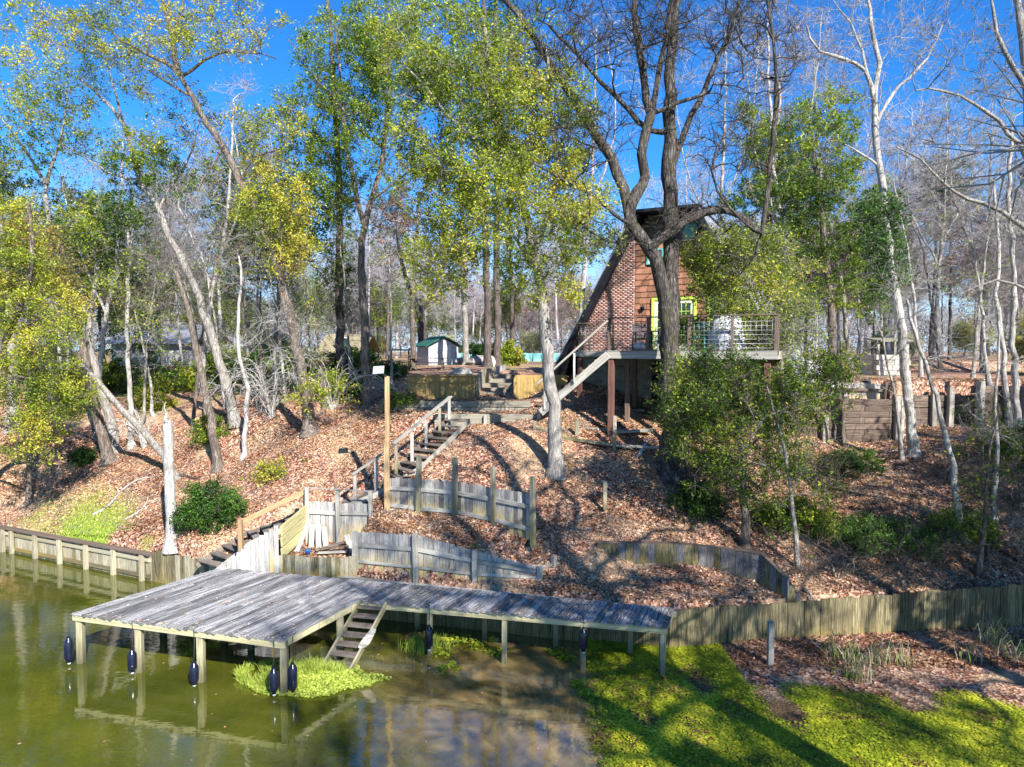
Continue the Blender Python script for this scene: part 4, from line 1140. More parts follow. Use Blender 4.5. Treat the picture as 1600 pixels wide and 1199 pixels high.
# things on the deck
cvr = thing('covered_grill', 'bulky grey cloth cover over furniture at the right of the deck', 'covered furniture', tuple(dp(3.9, .9)))
vs, fs = [], []
nu, nvv = 22, 10
for j in range(nvv + 1):
    t = j / nvv; zz = 1.15 * math.sin(min(1, t * 1.05) * math.pi / 2) if t < 1 else 1.16
    rr_ = math.cos(t * math.pi / 2 * .96) ** .45
    for i in range(nu):
        a = 2 * math.pi * i / nu; wob = 1 + .07 * math.sin(a * 5 + j) * (1 - t) + random.uniform(-.02, .02)
        rx, ry = .60 * (1 + .08 * math.sin(a * 2)), .5
        vs.append(dp(3.9, .95) + GV * (math.cos(a) * rx * rr_ * wob) + BV * (math.sin(a) * ry * rr_ * wob) + Vector((0, 0, zz + .02 + .05 * math.cos(a) * t)))
for j in range(nvv):
    for i in range(nu): fs.append((j * nu + i, j * nu + (i + 1) % nu, (j + 1) * nu + (i + 1) % nu, (j + 1) * nu + i))
fs.append(tuple(range(nvv * nu, (nvv + 1) * nu)))
me = poly_mesh('cloth_cover', vs, fs, M['cover'])
for p in me.polygons: p.use_smooth = True
link('cloth_cover', me, cvr)
def chair(label, a, b, mat, grp=None, kind='wood', name='deck_chair', turn=0):
    c0 = dp(a, b); t = thing(name, label, 'chair', tuple(c0), grp)
    R_ = Matrix.Rotation(turn, 3, 'Z'); G = R_ @ GV; Bk = R_ @ BV
    q = lambda x, y, z: c0 + G * x + Bk * y + Vector((0, 0, z))
    for sx in (-.25, .25):
        for sy in (-.22, .22): board('leg', t, q(sx, sy, 0), q(sx, sy, .42 if sy < 0 else .5), .045, .045, mat, up=Bk)
        board('armrest', t, q(sx, -.25, .64), q(sx, .25, .64), .07, .025, mat)
        board('arm_support', t, q(sx, -.22, .42), q(sx, -.22, .63), .04, .04, mat, up=Bk)
    for k in range(5): board('seat_slat', t, q(-.25, -.2 + k * .1, .43), q(.25, -.2 + k * .1, .43), .085, .02, mat)
    for k in range(5): board('back_slat', t, q(-.2 + k * .1, .22, .43), q(-.2 + k * .1, .36, 1.0 - .02 * abs(k - 2)), .085, .02, mat, up=-Bk)
    return t
chair('teal slatted chair on the deck just right of the big tree', 3.0, .8, M['teal'])
chair('black iron chair on the deck behind the left railing', .9, 1.2, M['iron'], turn=.5)
chair('black iron chair on the deck in front of the green door', 1.75, 1.9, M['iron'], turn=-.4)
tb = thing('round_table', 'small round dark table between the black chairs on the deck', 'table', tuple(dp(1.4, .75)))
link('table_top', lathe('table_top', [(.02, .66), (.36, .66), (.36, .69), (.02, .69)], M['iron'], 20), tb)
link('pedestal', lathe('pedestal', [(.22, 0), (.20, .03), (.03, .06), (.03, .66), (.02, .66)], M['iron'], 12), tb)
bl = link('cushion', lathe('cushion', [(.02, 0), (.15, .02), (.22, .1), (.22, .17), (.15, .25), (.02, .28)], M['white'], 16)); bl.location = dp(1.05, .45, .02); tag(bl, 'round pale cushion on the deck floor behind the railing', 'cushion')
# items under deck
for i, (a, b, l) in enumerate(((1.1, 3.2, 'grey pole leaning on the block wall under the deck'), (1.35, 3.3, 'second thin pole leaning on the block wall under the deck'))):
    q_ = dp(a, b); z0 = gz(q_.x, q_.y)
    o = link('leaning_pole', tube_mesh('leaning_pole', [(q_.x, q_.y, z0), tuple(dp(a - .25 + i * .1, b + .7, -.9))], .03, M['mossy'], 6)); tag(o, l, 'pole')

# ------------------------------------------------------------------ yard things
def bench_table(label, px_, py_, d, w_, sc_=1):
    c0 = pd(px_, py_, d); g = gz(c0.x, c0.y); t = thing('picnic_table', label, 'picnic table', (c0.x, c0.y, g))
    q = lambda x, y, z: Vector((c0.x + x, c0.y + y, g + z))
    for k in range(5): board('top_board', t, q(-w_ / 2, -.3 + k * .15, .75 * sc_), q(w_ / 2, -.3 + k * .15, .75 * sc_), .14, .04, M['brown'])
    for s in (-.72, .72): board('bench_board', t, q(-w_ / 2, s, .45 * sc_), q(w_ / 2, s, .45 * sc_), .25, .04, M['brown'])
    for s in (-w_ / 2 + .3, w_ / 2 - .3):
        board('leg', t, q(s, -.6, 0), q(s, -.15, .73 * sc_), .08, .05, M['brown'], up=Vector((1, 0, 0))); board('leg', t, q(s, .6, 0), q(s, .15, .73 * sc_), .08, .05, M['brown'], up=Vector((1, 0, 0)))
        board('brace', t, q(s, -.8, .4 * sc_), q(s, .8, .4 * sc_), .05, .08, M['brown'])
bench_table('dark picnic table on the lawn left of the small shed', 625, 560, 42, 1.9)
bench_table('long low picnic table in front of the small shed', 668, 563, 38, 2.3, .9)
pt = thing('patio_frame', 'dark raised table frame standing behind the leftmost picnic table', 'table', tuple(pd(622, 556, 45)))
a = pd(608, 547, 45); b = pd(642, 547, 45)
board('table_top', pt, a, b, .6, .1, M['dark'])
for u0 in (.1, .9):
    c_ = a.lerp(b, u0); board('leg', pt, (c_.x, c_.y, gz(c_.x, c_.y)), c_, .1, .1, M['dark'], up=Vector((0, -1, 0)))
def shed(px_, d, w_, dep, h, label):
    c0 = pd(px_, 560, d); g = gz(c0.x, c0.y); t = thing('garden_shed', label, 'shed', (c0.x, c0.y, g))
    an = math.radians(28); X = Vector((math.cos(an), math.sin(an), 0)); Y = Vector((-math.sin(an), math.cos(an), 0))
    q = lambda x, y, z: Vector((c0.x, c0.y, g)) + X * x + Y * y + Vector((0, 0, z))
    W_, D_ = w_ / 2, dep / 2
    slab('front_wall', [q(-W_, -D_, 0), q(W_, -D_, 0), q(W_, -D_, h), q(0, -D_, h + .6), q(-W_, -D_, h)], Y, .1, M['shedwall'], t)
    slab('back_wall', [q(-W_, D_, 0), q(W_, D_, 0), q(W_, D_, h), q(0, D_, h + .6), q(-W_, D_, h)], Y, .1, M['shedwall'], t)
    for s in (-1, 1):
        slab('side_wall', [q(s * W_, -D_ + .1, 0), q(s * W_, D_, 0), q(s * W_, D_, h), q(s * W_, -D_ + .1, h)], X * -s, .1, M['shedwall'], t)
        slab('roof', [q(0, -D_ - .25, h + .66), q(0, D_ + .25, h + .66), q(s * (W_ + .3), D_ + .25, h - .02), q(s * (W_ + .3), -D_ - .25, h - .02)], (0, 0, 1), .06, M['shedroof'], t)
    slab('door', [q(-.15, -D_ - .03, 0.05), q(.55, -D_ - .03, 0.05), q(.55, -D_ - .03, 1.35), q(-.15, -D_ - .03, 1.35)], Y, .02, M['white'], t)
    for k in range(int(w_ / .3)): board('siding_seam', t, q(-W_ + .15 + k * .3, -D_ - .01, 0), q(-W_ + .15 + k * .3, -D_ - .01, h), .02, .02, M['grey'], up=Y)
shed(684, 47, 2.15, 2.1, 1.25, 'small pale blue shed with dark green gabled roof on the lawn')
tf = thing('metal_fence', 'long turquoise sheet metal fence across the back of the lawn', 'fence', tuple(pd(760, 560, 62)))
a = pd(708, 553, 62); b = pd(905, 553, 60)
n = 14
for i in range(n):
    p = a.lerp(b, i / n); q_ = a.lerp(b, (i + 1) / n); zt = 7.5 - 4 * 62 / 1067
    zb_ = min(gz(p.x, p.y), 6.6) - .05
    m_ = (p + q_) / 2
    board('fence_panel', tf, (m_.x, m_.y, zb_), (m_.x, m_.y, zt), (q_ - p).length - .02, .03, M['tealwall'], up=Vector((0, -1, 0)))
    post('fence_post', tf, p.x, p.y + .06, zb_, zt + .03, .06, M['teal'])
# rocks / stumps / junk on lawn
def rock(label, px_, py_, d, r, mat='rock', name='rock', cat='rock', squash=.6, grp=None):
    c0 = pd(px_, py_, d); g = gz(c0.x, c0.y)
    vs, fs = [], []; nu, nvv = 10, 6; rr_ = random.Random(px_)
    for j in range(nvv + 1):
        th = math.pi * j / nvv
        for i in range(nu):
            a = 2 * math.pi * i / nu; k = r * (1 + rr_.uniform(-.22, .22))
            vs.append((c0.x + k * math.sin(th) * math.cos(a), c0.y + k * math.sin(th) * math.sin(a), g + r * squash * .5 + k * math.cos(th) * squash))
    for j in range(nvv):
        for i in range(nu): fs.append((j * nu + i, j * nu + (i + 1) % nu, (j + 1) * nu + (i + 1) % nu, (j + 1) * nu + i))
    o = link(name, poly_mesh(name, vs, fs, M[mat])); tag(o, label, cat, grp)
rock('pale tumbled rock above the left tan wall', 722, 584, 29.8, .42); rock('flat pale rock beside the tumbled one above the tan wall', 714, 585, 29.9, .3)
rock('grey boulder left of the pine trunks on the lawn', 745, 567, 44, .7); rock('small grey boulder on the lawn right of the shed', 722, 568, 45, .5)
rock('whitish stump between boulder and pine trunks', 765, 566, 41, .45, 'stone', squash=1.0)
# right side: white chest, leaning sheet, stone well house
c0 = pd(1268, 588, 28.9); t = thing('white_chest', 'white box shaped bin standing beside the low edge of the roof', 'bin', tuple(c0)); g = gz(c0.x, c0.y)
slab('bin_body', [(c0.x - .3, c0.y - .25, g), (c0.x + .3, c0.y - .25, g), (c0.x + .33, c0.y - .25, g + .72), (c0.x - .33, c0.y - .25, g + .72)], (0, 1, 0), .55, M['white'], t)
slab('bin_lid', [(c0.x - .36, c0.y - .3, g + .73), (c0.x + .36, c0.y - .3, g + .73), (c0.x + .36, c0.y + .35, g + .8), (c0.x - .36, c0.y + .35, g + .8)], (0, 0, 1), .06, M['white'], t)
c0 = pd(1232, 590, 27.6); g = 5.9
o = slab('white_sheet', [(c0.x - .25, c0.y, g - .3), (c0.x + .2, c0.y, g - .3), (c0.x + .2, c0.y + .2, g + .55), (c0.x - .2, c0.y + .2, g + .6)], (0, 1, 0), .04, M['white']); tag(o, 'white sheet leaning under the lower roof corner', 'sheet')
c0 = pd(1385, 583, 33); g = gz(c0.x, c0.y)
t = thing('well_house', 'little pale stone block structure with open middle and flat top on the right lawn', 'well house', (c0.x, c0.y, g))
for r in range(4):
    for k in range(4):
        x = c0.x - .72 + k * .38 + (r % 2) * -.1
        board('stone_block', t, (x, c0.y - .5 + random.uniform(-.02, .02), g + .13 + r * .25), (x + .36, c0.y - .5, g + .13 + r * .25), .3, .235, M['stone'])
    for k in range(3): board('stone_block', t, (c0.x - .75, c0.y - .3 + k * .33, g + .13 + r * .25), (c0.x - .75, c0.y + .02 + k * .33, g + .13 + r * .25), .28, .235, M['stone'])
for (x, y) in ((-.7, -.5), (.7, -.5), (-.7, .6), (.7, .6)): board('corner_post', t, (c0.x + x, c0.y + y, g + .95), (c0.x + x, c0.y + y, g + 1.65), .1, .1, M['grey'], up=Vector((0, -1, 0)))
slab('top_slab', [(c0.x - .85, c0.y - .7, g + 1.62), (c0.x + .85, c0.y - .7, g + 1.62), (c0.x + .7, c0.y + .75, g + 1.75), (c0.x - .7, c0.y + .75, g + 1.75)], (0, 0, 1), .08, M['timber'], t)
# far houses at left
def farhouse(label, px0, px1, d, ybase, h, wallm, roofm, base=None):
    a = pd(px0, ybase, d); b = pd(px1, ybase, d); g = min(a.z, gz(a.x, d)); t = thing('far_house', label, 'house', (a.x, d, g))
    W_ = b.x - a.x
    slab('wall', [(a.x, d, g - .5), (b.x, d, g - .5), (b.x, d, g + h), (a.x, d, g + h)], (0, 1, 0), .2, wallm, t)
    for x in (a.x, b.x): slab('side_wall', [(x, d + .2, g - .5), (x, d + 6, g - .5), (x, d + 6, g + h), (x, d + .2, g + h)], (1 if x == a.x else -1, 0, 0), .15, wallm, t)
    if base: slab('brick_base', [(a.x, d - .05, g - .5), (b.x, d - .05, g - .5), (b.x, d - .05, g + .9), (a.x, d - .05, g + .9)], (0, 1, 0), .04, base, t)
    slab('roof', [(a.x - .5, d - .6, g + h), (b.x + .5, d - .6, g + h), (b.x + .5, d + 3.1, g + h + 1.5), (a.x - .5, d + 3.1, g + h + 1.5)], (0, 0, 1), .1, roofm, t)
    slab('roof', [(a.x - .5, d + 6.8, g + h), (b.x + .5, d + 6.8, g + h), (b.x + .5, d + 3.1, g + h + 1.5), (a.x - .5, d + 3.1, g + h + 1.5)], (0, 0, 1), .1, roofm, t)
    n = max(1, int(W_ / 3.2))
    for i in range(n):
        x = a.x + W_ * (i + .5) / n
        wn_ = slab('window', [(x - .5, d - .03, g + 1.1), (x + .5, d - .03, g + 1.1), (x + .5, d - .03, g + 2.1), (x - .5, d - .03, g + 2.1)], (0, 1, 0), .02, M['glass'], t)
        board('window_frame', wn_, (x - .55, d - .05, g + 2.13), (x + .55, d - .05, g + 2.13), .05, .08, M['white'])
farhouse('white sided house with red brick base behind the left trees', 175, 300, 52, 585, 2.6, M['whitewall'], M['roof'], M['redbrick'])
farhouse('low house with pale tan roof behind the trees left of the picnic tables', 505, 562, 56, 568, .9, M['brown'], M['tanroof'])
# ------------------------------------------------------------------ tree engine
def nrm_(a): return a / (np.linalg.norm(a, axis=-1, keepdims=True) + 1e-9)
def tubes(A, B, RA, RB, DA, DB, k):
    """frusta from A to B (n,3), ring directions DA, DB"""
    ref = np.array([.31, .87, .22])
    def ring(P, R, D):
        u = nrm_(np.cross(D, ref)); v = np.cross(D, u)
        t = np.arange(k) * 2 * np.pi / k
        return P[:, None] + (u[:, None] * np.cos(t)[None, :, None] + v[:, None] * np.sin(t)[None, :, None]) * R[:, None, None]
    n = len(A)
    V = np.concatenate([ring(A, RA, DA), ring(B, RB, DB)], 1).reshape(-1, 3)
    b = (np.arange(n) * 2 * k)[:, None]; j = np.arange(k)
    F = np.stack([b + j, b + (j + 1) % k, b + k + (j + 1) % k, b + k + j], -1).reshape(-1, 4)
    return V, F
def leafquads(C, s, rng, flat=.0, wr=.5, up=None):
    n = len(C); a = nrm_(rng.normal(size=(n, 3)) * np.array([1, 1, 1 - flat * .8])); r = nrm_(rng.normal(size=(n, 3)))
    if up is not None: nn = nrm_(rng.normal(size=(n, 3)) * (1 - flat) + np.array(up)); b = nrm_(np.cross(nn, a)); a = nrm_(np.cross(b, nn))
    else: b = nrm_(np.cross(a, r))
    s = np.broadcast_to(s, n)[:, None] * (.55 + 1.0 * rng.random((n, 1)) ** 1.5)
    V = np.stack([C - a * s * .5, C + b * s * wr * .5, C + a * s * .5, C - b * s * wr * .5], 1).reshape(-1, 3)
    F = np.arange(n * 4).reshape(n, 4)
    return V, F
def catmull(pts, seg):
    pts = [np.array(p, float) for p in pts]; out = [pts[0]]; rr = [0.0]
    n = len(pts)
    for i in range(n - 1):
        p0 = pts[max(i - 1, 0)]; p1 = pts[i]; p2 = pts[i + 1]; p3 = pts[min(i + 2, n - 1)]
        m = max(2, int(np.linalg.norm(p2 - p1) / seg))
        for j in range(1, m + 1):
            t = j / m
            q = .5 * ((2 * p1) + (-p0 + p2) * t + (2 * p0 - 5 * p1 + 4 * p2 - p3) * t * t + (-p0 + 3 * p1 - 3 * p2 + p3) * t ** 3)
            out.append(q); rr.append((i + t) / (n - 1))
    return np.array(out), np.array(rr)
TOT = [0]
class Tree:
    def __init__(s, seed):
        s.rng = np.random.default_rng(seed); s.P = np.zeros((9000, 3)); s.par = np.full(9000, -1); s.rf = np.zeros(9000); s.n = 0; s.ok = np.zeros(9000)
        s.tips = []
    def node(s, p, par, rf=0., ok=0.):
        i = s.n; s.P[i] = p; s.par[i] = par; s.rf[i] = rf; s.ok[i] = ok; s.n += 1; return i
    def trunk(s, pts, r0, r1, parent=-1, seg=.45, clear=.35, wob=.03):
        q, t = catmull(pts, seg)
        last = parent; cum = np.concatenate([[0], np.cumsum(np.linalg.norm(np.diff(q, axis=0), axis=1))]); L = cum[-1]
        start = 0 if parent < 0 else 1
        for i in range(start, len(q)):
            f = cum[i] / L; r = r0 + (r1 - r0) * f
            if parent < 0: r *= 1 + .8 * math.exp(-cum[i] / .30)
            w_ = s.rng.normal(size=3) * wob * (1 if i > 0 else 0)
            last = s.node(q[i] + w_, last, r, 3.0 * max(0, clear - f) / max(clear, .01) * L * .4 if parent < 0 else 0)
        return last
    def nearest(s, p):
        return int(np.argmin(np.linalg.norm(s.P[:s.n] - np.array(p), axis=1)))
    def grow(s, T, seg=.4, curve=.18, upw=.7, rt=.0075):
        if len(T) == 0: return []
        D = np.array([np.linalg.norm(s.P[:s.n] - t, axis=1).min() for t in T]); tips = []
        for ti in np.argsort(D):
            if s.n > 8900: break
            t = T[ti]; d = t - s.P[:s.n]; dist = np.linalg.norm(d, axis=1)
            cost = dist + upw * np.maximum(0, s.P[:s.n, 2] - t[2] + .25 * dist) + s.ok[:s.n]
            j = int(np.argmin(cost)); a = s.P[j]; L = dist[j]
            m = max(2, int(L / seg)); m = min(m, 14)
            pd_ = s.P[j] - s.P[s.par[j]] if s.par[j] >= 0 else np.array([0, 0, 1.]); pd_ = pd_ / (np.linalg.norm(pd_) + 1e-9)
            c = a + (t - a) * .45 + pd_ * L * .22 + s.rng.normal(size=3) * L * curve * .5
            last = j
            for k in range(1, m + 1):
                u = k / m; q = a * (1 - u) ** 2 + c * 2 * u * (1 - u) + t * u * u
                if k < m: q = q + s.rng.normal(size=3) * L * .025
                last = s.node(q, last)
            tips.append(last)
        s.tips += tips; return tips
    def build(s, root, barkm, twigs=5, twlen=.6, leaves=None, leafm=None, twk=3, rtip=.008, rmul=1.0, twr=.0065, exp=2.35, names=('trunk', 'branches', 'foliage')):
        n = s.n; P = s.P[:n]; par = s.par[:n]; rng = s.rng
        acc = np.zeros(n); r = np.zeros(n); main = np.full(n, -1); best = np.zeros(n)
        for i in range(n - 1, -1, -1):
            ri = acc[i] ** (1 / exp) if acc[i] > 0 else rtip
            if s.rf[i] > 0: ri = s.rf[i]
            r[i] = ri; p = par[i]
            if p >= 0:
                acc[p] += (min(ri, .14) if s.rf[i] > 0 and s.rf[p] == 0 else ri) ** exp
                sc_ = ri + (10 if (s.rf[i] > 0 and s.rf[p] > 0) else 0)
                if sc_ > best[p]: best[p] = sc_; main[p] = i
        for i in range(n):
            if s.rf[i] == 0 and par[i] >= 0: r[i] = min(r[i] * rmul, r[par[i]] * (.92 if s.rf[par[i]] == 0 else .62))
        D = np.zeros((n, 3)); idx = np.arange(n); h = par >= 0
        D[h] = nrm_(P[h] - P[par[h]]); D[~h] = (0, 0, 1)
        DD = D.copy(); mm = main >= 0; DD[mm] = nrm_(D[mm] + D[main[mm]])
        seg = idx[h]; p = par[seg]; ism = main[p] == seg
        DA = np.where(ism[:, None], DD[p], D[seg]); RA = np.where(ism, r[p], np.minimum(r[p], r[seg] * 1.25)); RA = np.where(ism & (r[p] > r[seg] * 2.2), r[seg] * 1.5, RA)
        fixed = s.rf[seg] > 0
        parts = []
        for sel, k, nm in ((fixed, 16, 0), (~fixed & (r[seg] > .03), 6, 1), (~fixed & (r[seg] <= .03), 4, 1)):
            if sel.any():
                V, F = tubes(P[p[sel]], P[seg[sel]], RA[sel], r[seg[sel]], DA[sel], DD[seg[sel]], k)
                if nm == 0:
                    nn = vnoise(V[:, 0] * 3 + V[:, 1] * 3, V[:, 2] * .8, .35, 7) - .5; 
                    ctr = np.repeat(np.concatenate([P[p[sel]][:, None], P[seg[sel]][:, None]], 1).reshape(-1, 3), k, axis=0)
                    n2 = vnoise(V[:, 0] * 9 + V[:, 1] * 7, V[:, 2] * 2.2, .5, 9) - .5
                    V = V + (V - ctr) * (nn[:, None] * .36 + n2[:, None] * .16)
                parts.append((nm, V, F))
        # twigs
        tips = np.array(s.tips, int); leafC = []; leafT = []
        if len(tips) and twigs:
            thin = idx[(s.rf[:n] == 0) & (r < .03)]
            src = np.concatenate([np.repeat(tips, twigs), rng.choice(thin, size=len(tips) * max(1, twigs // 2))]) if len(thin) else np.repeat(tips, twigs)
            m = len(src); base = P[src] + rng.normal(size=(m, 3)) * .01
            d0 = nrm_(D[src] * .8 + rng.normal(size=(m, 3)) * .75 + np.array([0, 0, .15])); L = twlen * (.4 + .9 * rng.random((m, 1)))
            m1 = base + d0 * L * .5 + rng.normal(size=(m, 3)) * .03; d1 = nrm_(d0 + rng.normal(size=(m, 3)) * .35 + np.array([0, 0, .1])); e = m1 + d1 * L * .5
            R0 = np.full(m, twr); 
            V, F = tubes(base, m1, R0, R0 * .75, d0, d1, twk); parts.append((1, V, F))
            V, F = tubes(m1, e, R0 * .75, R0 * .35, d1, d1, twk); parts.append((1, V, F))
            # sub twigs
            s2 = rng.integers(0, m, size=m); b2 = m1[s2]; d2 = nrm_(d0[s2] + rng.normal(size=(m, 3)) * .7); e2 = b2 + d2 * L[s2] * .55
            V, F = tubes(b2, e2, R0 * .7, R0 * .3, d2, d2, twk); parts.append((1, V, F))
            if leaves:
                tipleaf = s.leafmask if hasattr(s, 'leafmask') else None
                for (A_, B_) in ((m1, e), (b2, e2)):
                    w_ = np.ones(m) if tipleaf is None else tipleaf[src if A_ is m1 else src[s2]]
                    cnt = leaves['n'] * w_
                    rep = rng.poisson(cnt * 1.75)
                    ix = np.repeat(np.arange(m), rep); q = rng.random((len(ix), 1)) * 1.1
                    leafC.append(A_[ix] + (B_[ix] - A_[ix]) * q + rng.normal(size=(len(ix), 3)) * leaves.get('spread', .07))
                    st = src if A_ is m1 else src[s2]
                    cl = vnoise(P[st, 0] + P[st, 1] * .7, P[st, 2], leaves.get('cl', 1.2), 3)
                    leafT.append(np.clip(cl[ix] * .75 + rng.normal(size=len(ix)) * .2 + leaves.get('t0', .1), 0, 1))
        obs = []
        for k_, nm in enumerate(names[:2]):
            pp = [(V, F) for (a, V, F) in parts if a == k_]
            if not pp: continue
            off = 0; Vs = []; Fs = []
            for V, F in pp: Vs.append(V); Fs.append(F + off); off += len(V)
            V = np.concatenate(Vs); F = np.concatenate(Fs); TOT[0] += len(F) * 2
            V = V - np.array(root.location)
            me = mesh_np(nm, V, F, barkm, smooth=True); me['local'] = 1
            obs.append(link(nm, me, root, 'stuff' if k_ == 1 else None))
        if leafC:
            C = np.concatenate(leafC); T_ = np.concatenate(leafT)
            V, F = leafquads(C, leaves['s'], rng, wr=leaves.get('wr', .5), flat=.3, up=(0, 0, .5)); TOT[0] += len(F) * 2
            me = mesh_np(names[2], V - np.array(root.location), F, leafm, T_); me['local'] = 1
            obs.append(link(names[2], me, root, 'stuff'))
        return obs

def blob_targets(rng, blobs, y0):
    T = []; W = []
    for bl in blobs:
        px, py, rx, ry, n = bl[:5]; dy = bl[5] if len(bl) > 5 else 0; lf = bl[6] if len(bl) > 6 else 1.0
        for _ in range(n):
            a = rng.random() * 2 * math.pi; q = math.sqrt(rng.random()); d = rx / FPX * y0 * .75
            y = y0 + dy + rng.uniform(-1, 1) * d
            T.append(tuple(pd(px + rx * q * math.cos(a), py + ry * q * math.sin(a), y))); W.append(lf)
    return np.array(T), np.array(W)

def tree(label, stems, blobs, bark='bark_grey', leaf=None, leafn=4.0, leafs=.085, twigs=5, twlen=.6, seed=1, name='tree', cat='tree', group=None, y0=None, rmul=1.0, rtip=.008, twr=.0065, t0=.1, clear=.35, sink=.15, base=None, spread=.07, cl=1.2, upw=.7):
    """stems: list of (pixel pts [(px,py[,dy])], r0, r1); the first is the trunk from the ground"""
    px, py = stems[0][0][0][:2]
    b = base if base is not None else (pg(px, py) if y0 is None else pd(px, py, y0))
    if base is None and y0 is not None: b.z = gz(b.x, b.y)
    Y = b.y
    root = thing(name, label, cat, (b.x, b.y, b.z), group)
    t = Tree(seed)
    for i, (pts, r0, r1) in enumerate(stems):
        w3 = []
        for j, p in enumerate(pts):
            dy = p[2] if len(p) > 2 else 0
            if i == 0 and j == 0: w3.append((b.x, b.y, b.z - sink)); w3.append((b.x, b.y, b.z + .02)) if False else None
            else: w3.append(tuple(pd(p[0], p[1], Y + dy)))
        w3 = [q for q in w3 if q is not None]
        if i == 0: t.trunk(w3, r0, r1, clear=clear)
        else:
            par = t.nearest(w3[0]); t.trunk([tuple(t.P[par])] + w3[1:], r0, r1, parent=par)
    T, W = blob_targets(t.rng, blobs, Y)
    if len(T):
        tips0 = len(t.tips)
        order_tips = t.grow(T, upw=upw)
        # leaf weight per node: nearest target weight
        if leaf:
            mask = np.zeros(9000); P = t.P[:t.n]
            for i in range(t.n):
                j = int(np.argmin(((T - P[i]) ** 2).sum(1))); mask[i] = W[j]
            t.leafmask = mask
    t.build(root, M[bark], twigs=twigs, twlen=twlen, leaves=dict(n=leafn, s=leafs, t0=t0, spread=spread, cl=cl) if leaf else None, leafm=M[leaf] if leaf else None, rmul=rmul, rtip=rtip, twr=twr)
    return root

# --- the trees that can be told apart
tree('massive dark furrowed tree in front of the cottage, forking low into heavy crooked bare limbs', [
    ([(1054, 757), (1050, 690), (1046, 620), (1046, 540), (1050, 440, .3), (1048, 300, .4), (1046, 150, .5), (1052, 40, .5), (1066, -60, .5), (1080, -160, .4)], .36, .10),
    ([(1046, 540), (1040, 470, -.15), (1030, 425, -.25), (1014, 388, -.3), (992, 362, -.3), (983, 335, -.3), (995, 300, -.2), (1010, 278), (1003, 240), (1014, 180), (1002, 110), (992, 20), (985, -70)], .25, .07),
    ([(984, 336), (966, 270, -.1), (928, 205), (872, 115, .2), (822, 42, .3), (778, -15, .4), (720, -90, .5)], .17, .07),
    ([(1018, 390, -.3), (1045, 365, -.3), (1072, 345, -.4), (1100, 331, -.5), (1140, 332, -.5), (1170, 345, -.6), (1187, 366, -.6)], .16, .09),
    ([(1186, 362, -.6), (1197, 310, -.6), (1207, 230, -.5), (1213, 120, -.5), (1203, 40, -.5), (1190, -60, -.5)], .085, .035),
    ([(1048, 190, .4), (1015, 205, .3), (960, 150, .2), (900, 85, 0), (860, 40, 0)], .09, .04),
    ([(1014, 180), (1032, 100), (1046, 20), (1050, -60)], .10, .05),
    ([(1016, 178), (1060, 160), (1104, 148)], .07, .05),
    ([(1046, 280, .4), (1072, 200, .5), (1110, 120, .6), (1150, 20, .7), (1170, -60, .7)], .12, .05),
    ([(1000, 350, -.3), (960, 335, -.8), (905, 292, -1.2), (850, 262, -1.4), (800, 235, -1.5)], .06, .02),
    ([(1186, 362, -.6), (1160, 345, -.7), (1120, 300, -.9), (1118, 230, -1.0), (1160, 180, -1)], .05, .02),
], [(960, 20, 120, 100, 110), (1090, 10, 120, 100, 120), (1180, 100, 70, 110, 60), (880, 60, 80, 70, 45), (900, 220, 80, 70, 40, -1), (1120, 210, 60, 50, 22, -.5), (1000, 160, 60, 70, 22), (1150, 250, 60, 60, 18, -.5), (1085, 350, 60, 35, 26, -.5), (1150, 400, 40, 30, 10, -.6), (940, 370, 50, 40, 18, -1)],
    bark='bark_dark', twigs=4, twlen=.8, seed=3, y0=22.2, twr=.010, rtip=.014, rmul=1.25)

tree('straight grey trunk left of the cottage carrying a wide yellow green crown', [
    ([(869, 740), (866, 660), (858, 580), (851, 500), (840, 420), (824, 350), (805, 280, .3), (785, 200, .5), (768, 120, .5), (755, 20, .5)], .235, .06),
    ([(835, 400), (858, 330, -.4), (868, 250, -.5), (860, 150, -.3), (850, 70)], .09, .03),
    ([(812, 300), (760, 240, -.6), (700, 180, -1), (650, 120, -1)], .09, .03),
    ([(838, 410), (800, 370, -.8), (740, 340, -1.2), (690, 320, -1.4)], .07, .025),
], [(745, 190, 130, 100, 170), (840, 200, 90, 110, 120), (790, 330, 130, 75, 130, -.5), (690, 290, 80, 60, 40), (850, 440, 60, 50, 34, -.3), (700, 90, 110, 80, 100), (700, 400, 60, 50, 30, 0, .9), (915, 350, 45, 60, 34, -.3, .8), (850, 80, 60, 60, 22, 0, .5), (690, 380, 50, 40, 16), (700, 450, 60, 30, 12, 0, .6)],
    bark='bark_grey', leaf='leaf_yellow', leafn=7.5, leafs=.085, seed=4, t0=.12)

tree('slender forked tree with green crown standing left of the stair head', [
    ([(575, 638), (572, 560), (569, 480), (566, 400), (570, 350), (588, 290), (602, 210), (610, 120), (606, 20)], .20, .05),
    ([(569, 356), (552, 290), (538, 210), (530, 120), (522, 30)], .11, .03),
    ([(580, 320), (640, 270), (690, 260)], .05, .02),
    ([(600, 230), (560, 200, -.5), (500, 130, -1), (450, 60, -1)], .06, .02)],
    [(548, 110, 80, 100, 120), (620, 50, 80, 70, 70), (500, 190, 70, 60, 50), (590, 240, 60, 60, 30, 0, .7), (560, 330, 50, 50, 14, 0, .5), (520, 290, 45, 45, 22), (650, 130, 40, 60, 18)],
    bark='bark_brown', leaf='leaf_green', leafn=7.5, leafs=.09, seed=5, t0=.25)

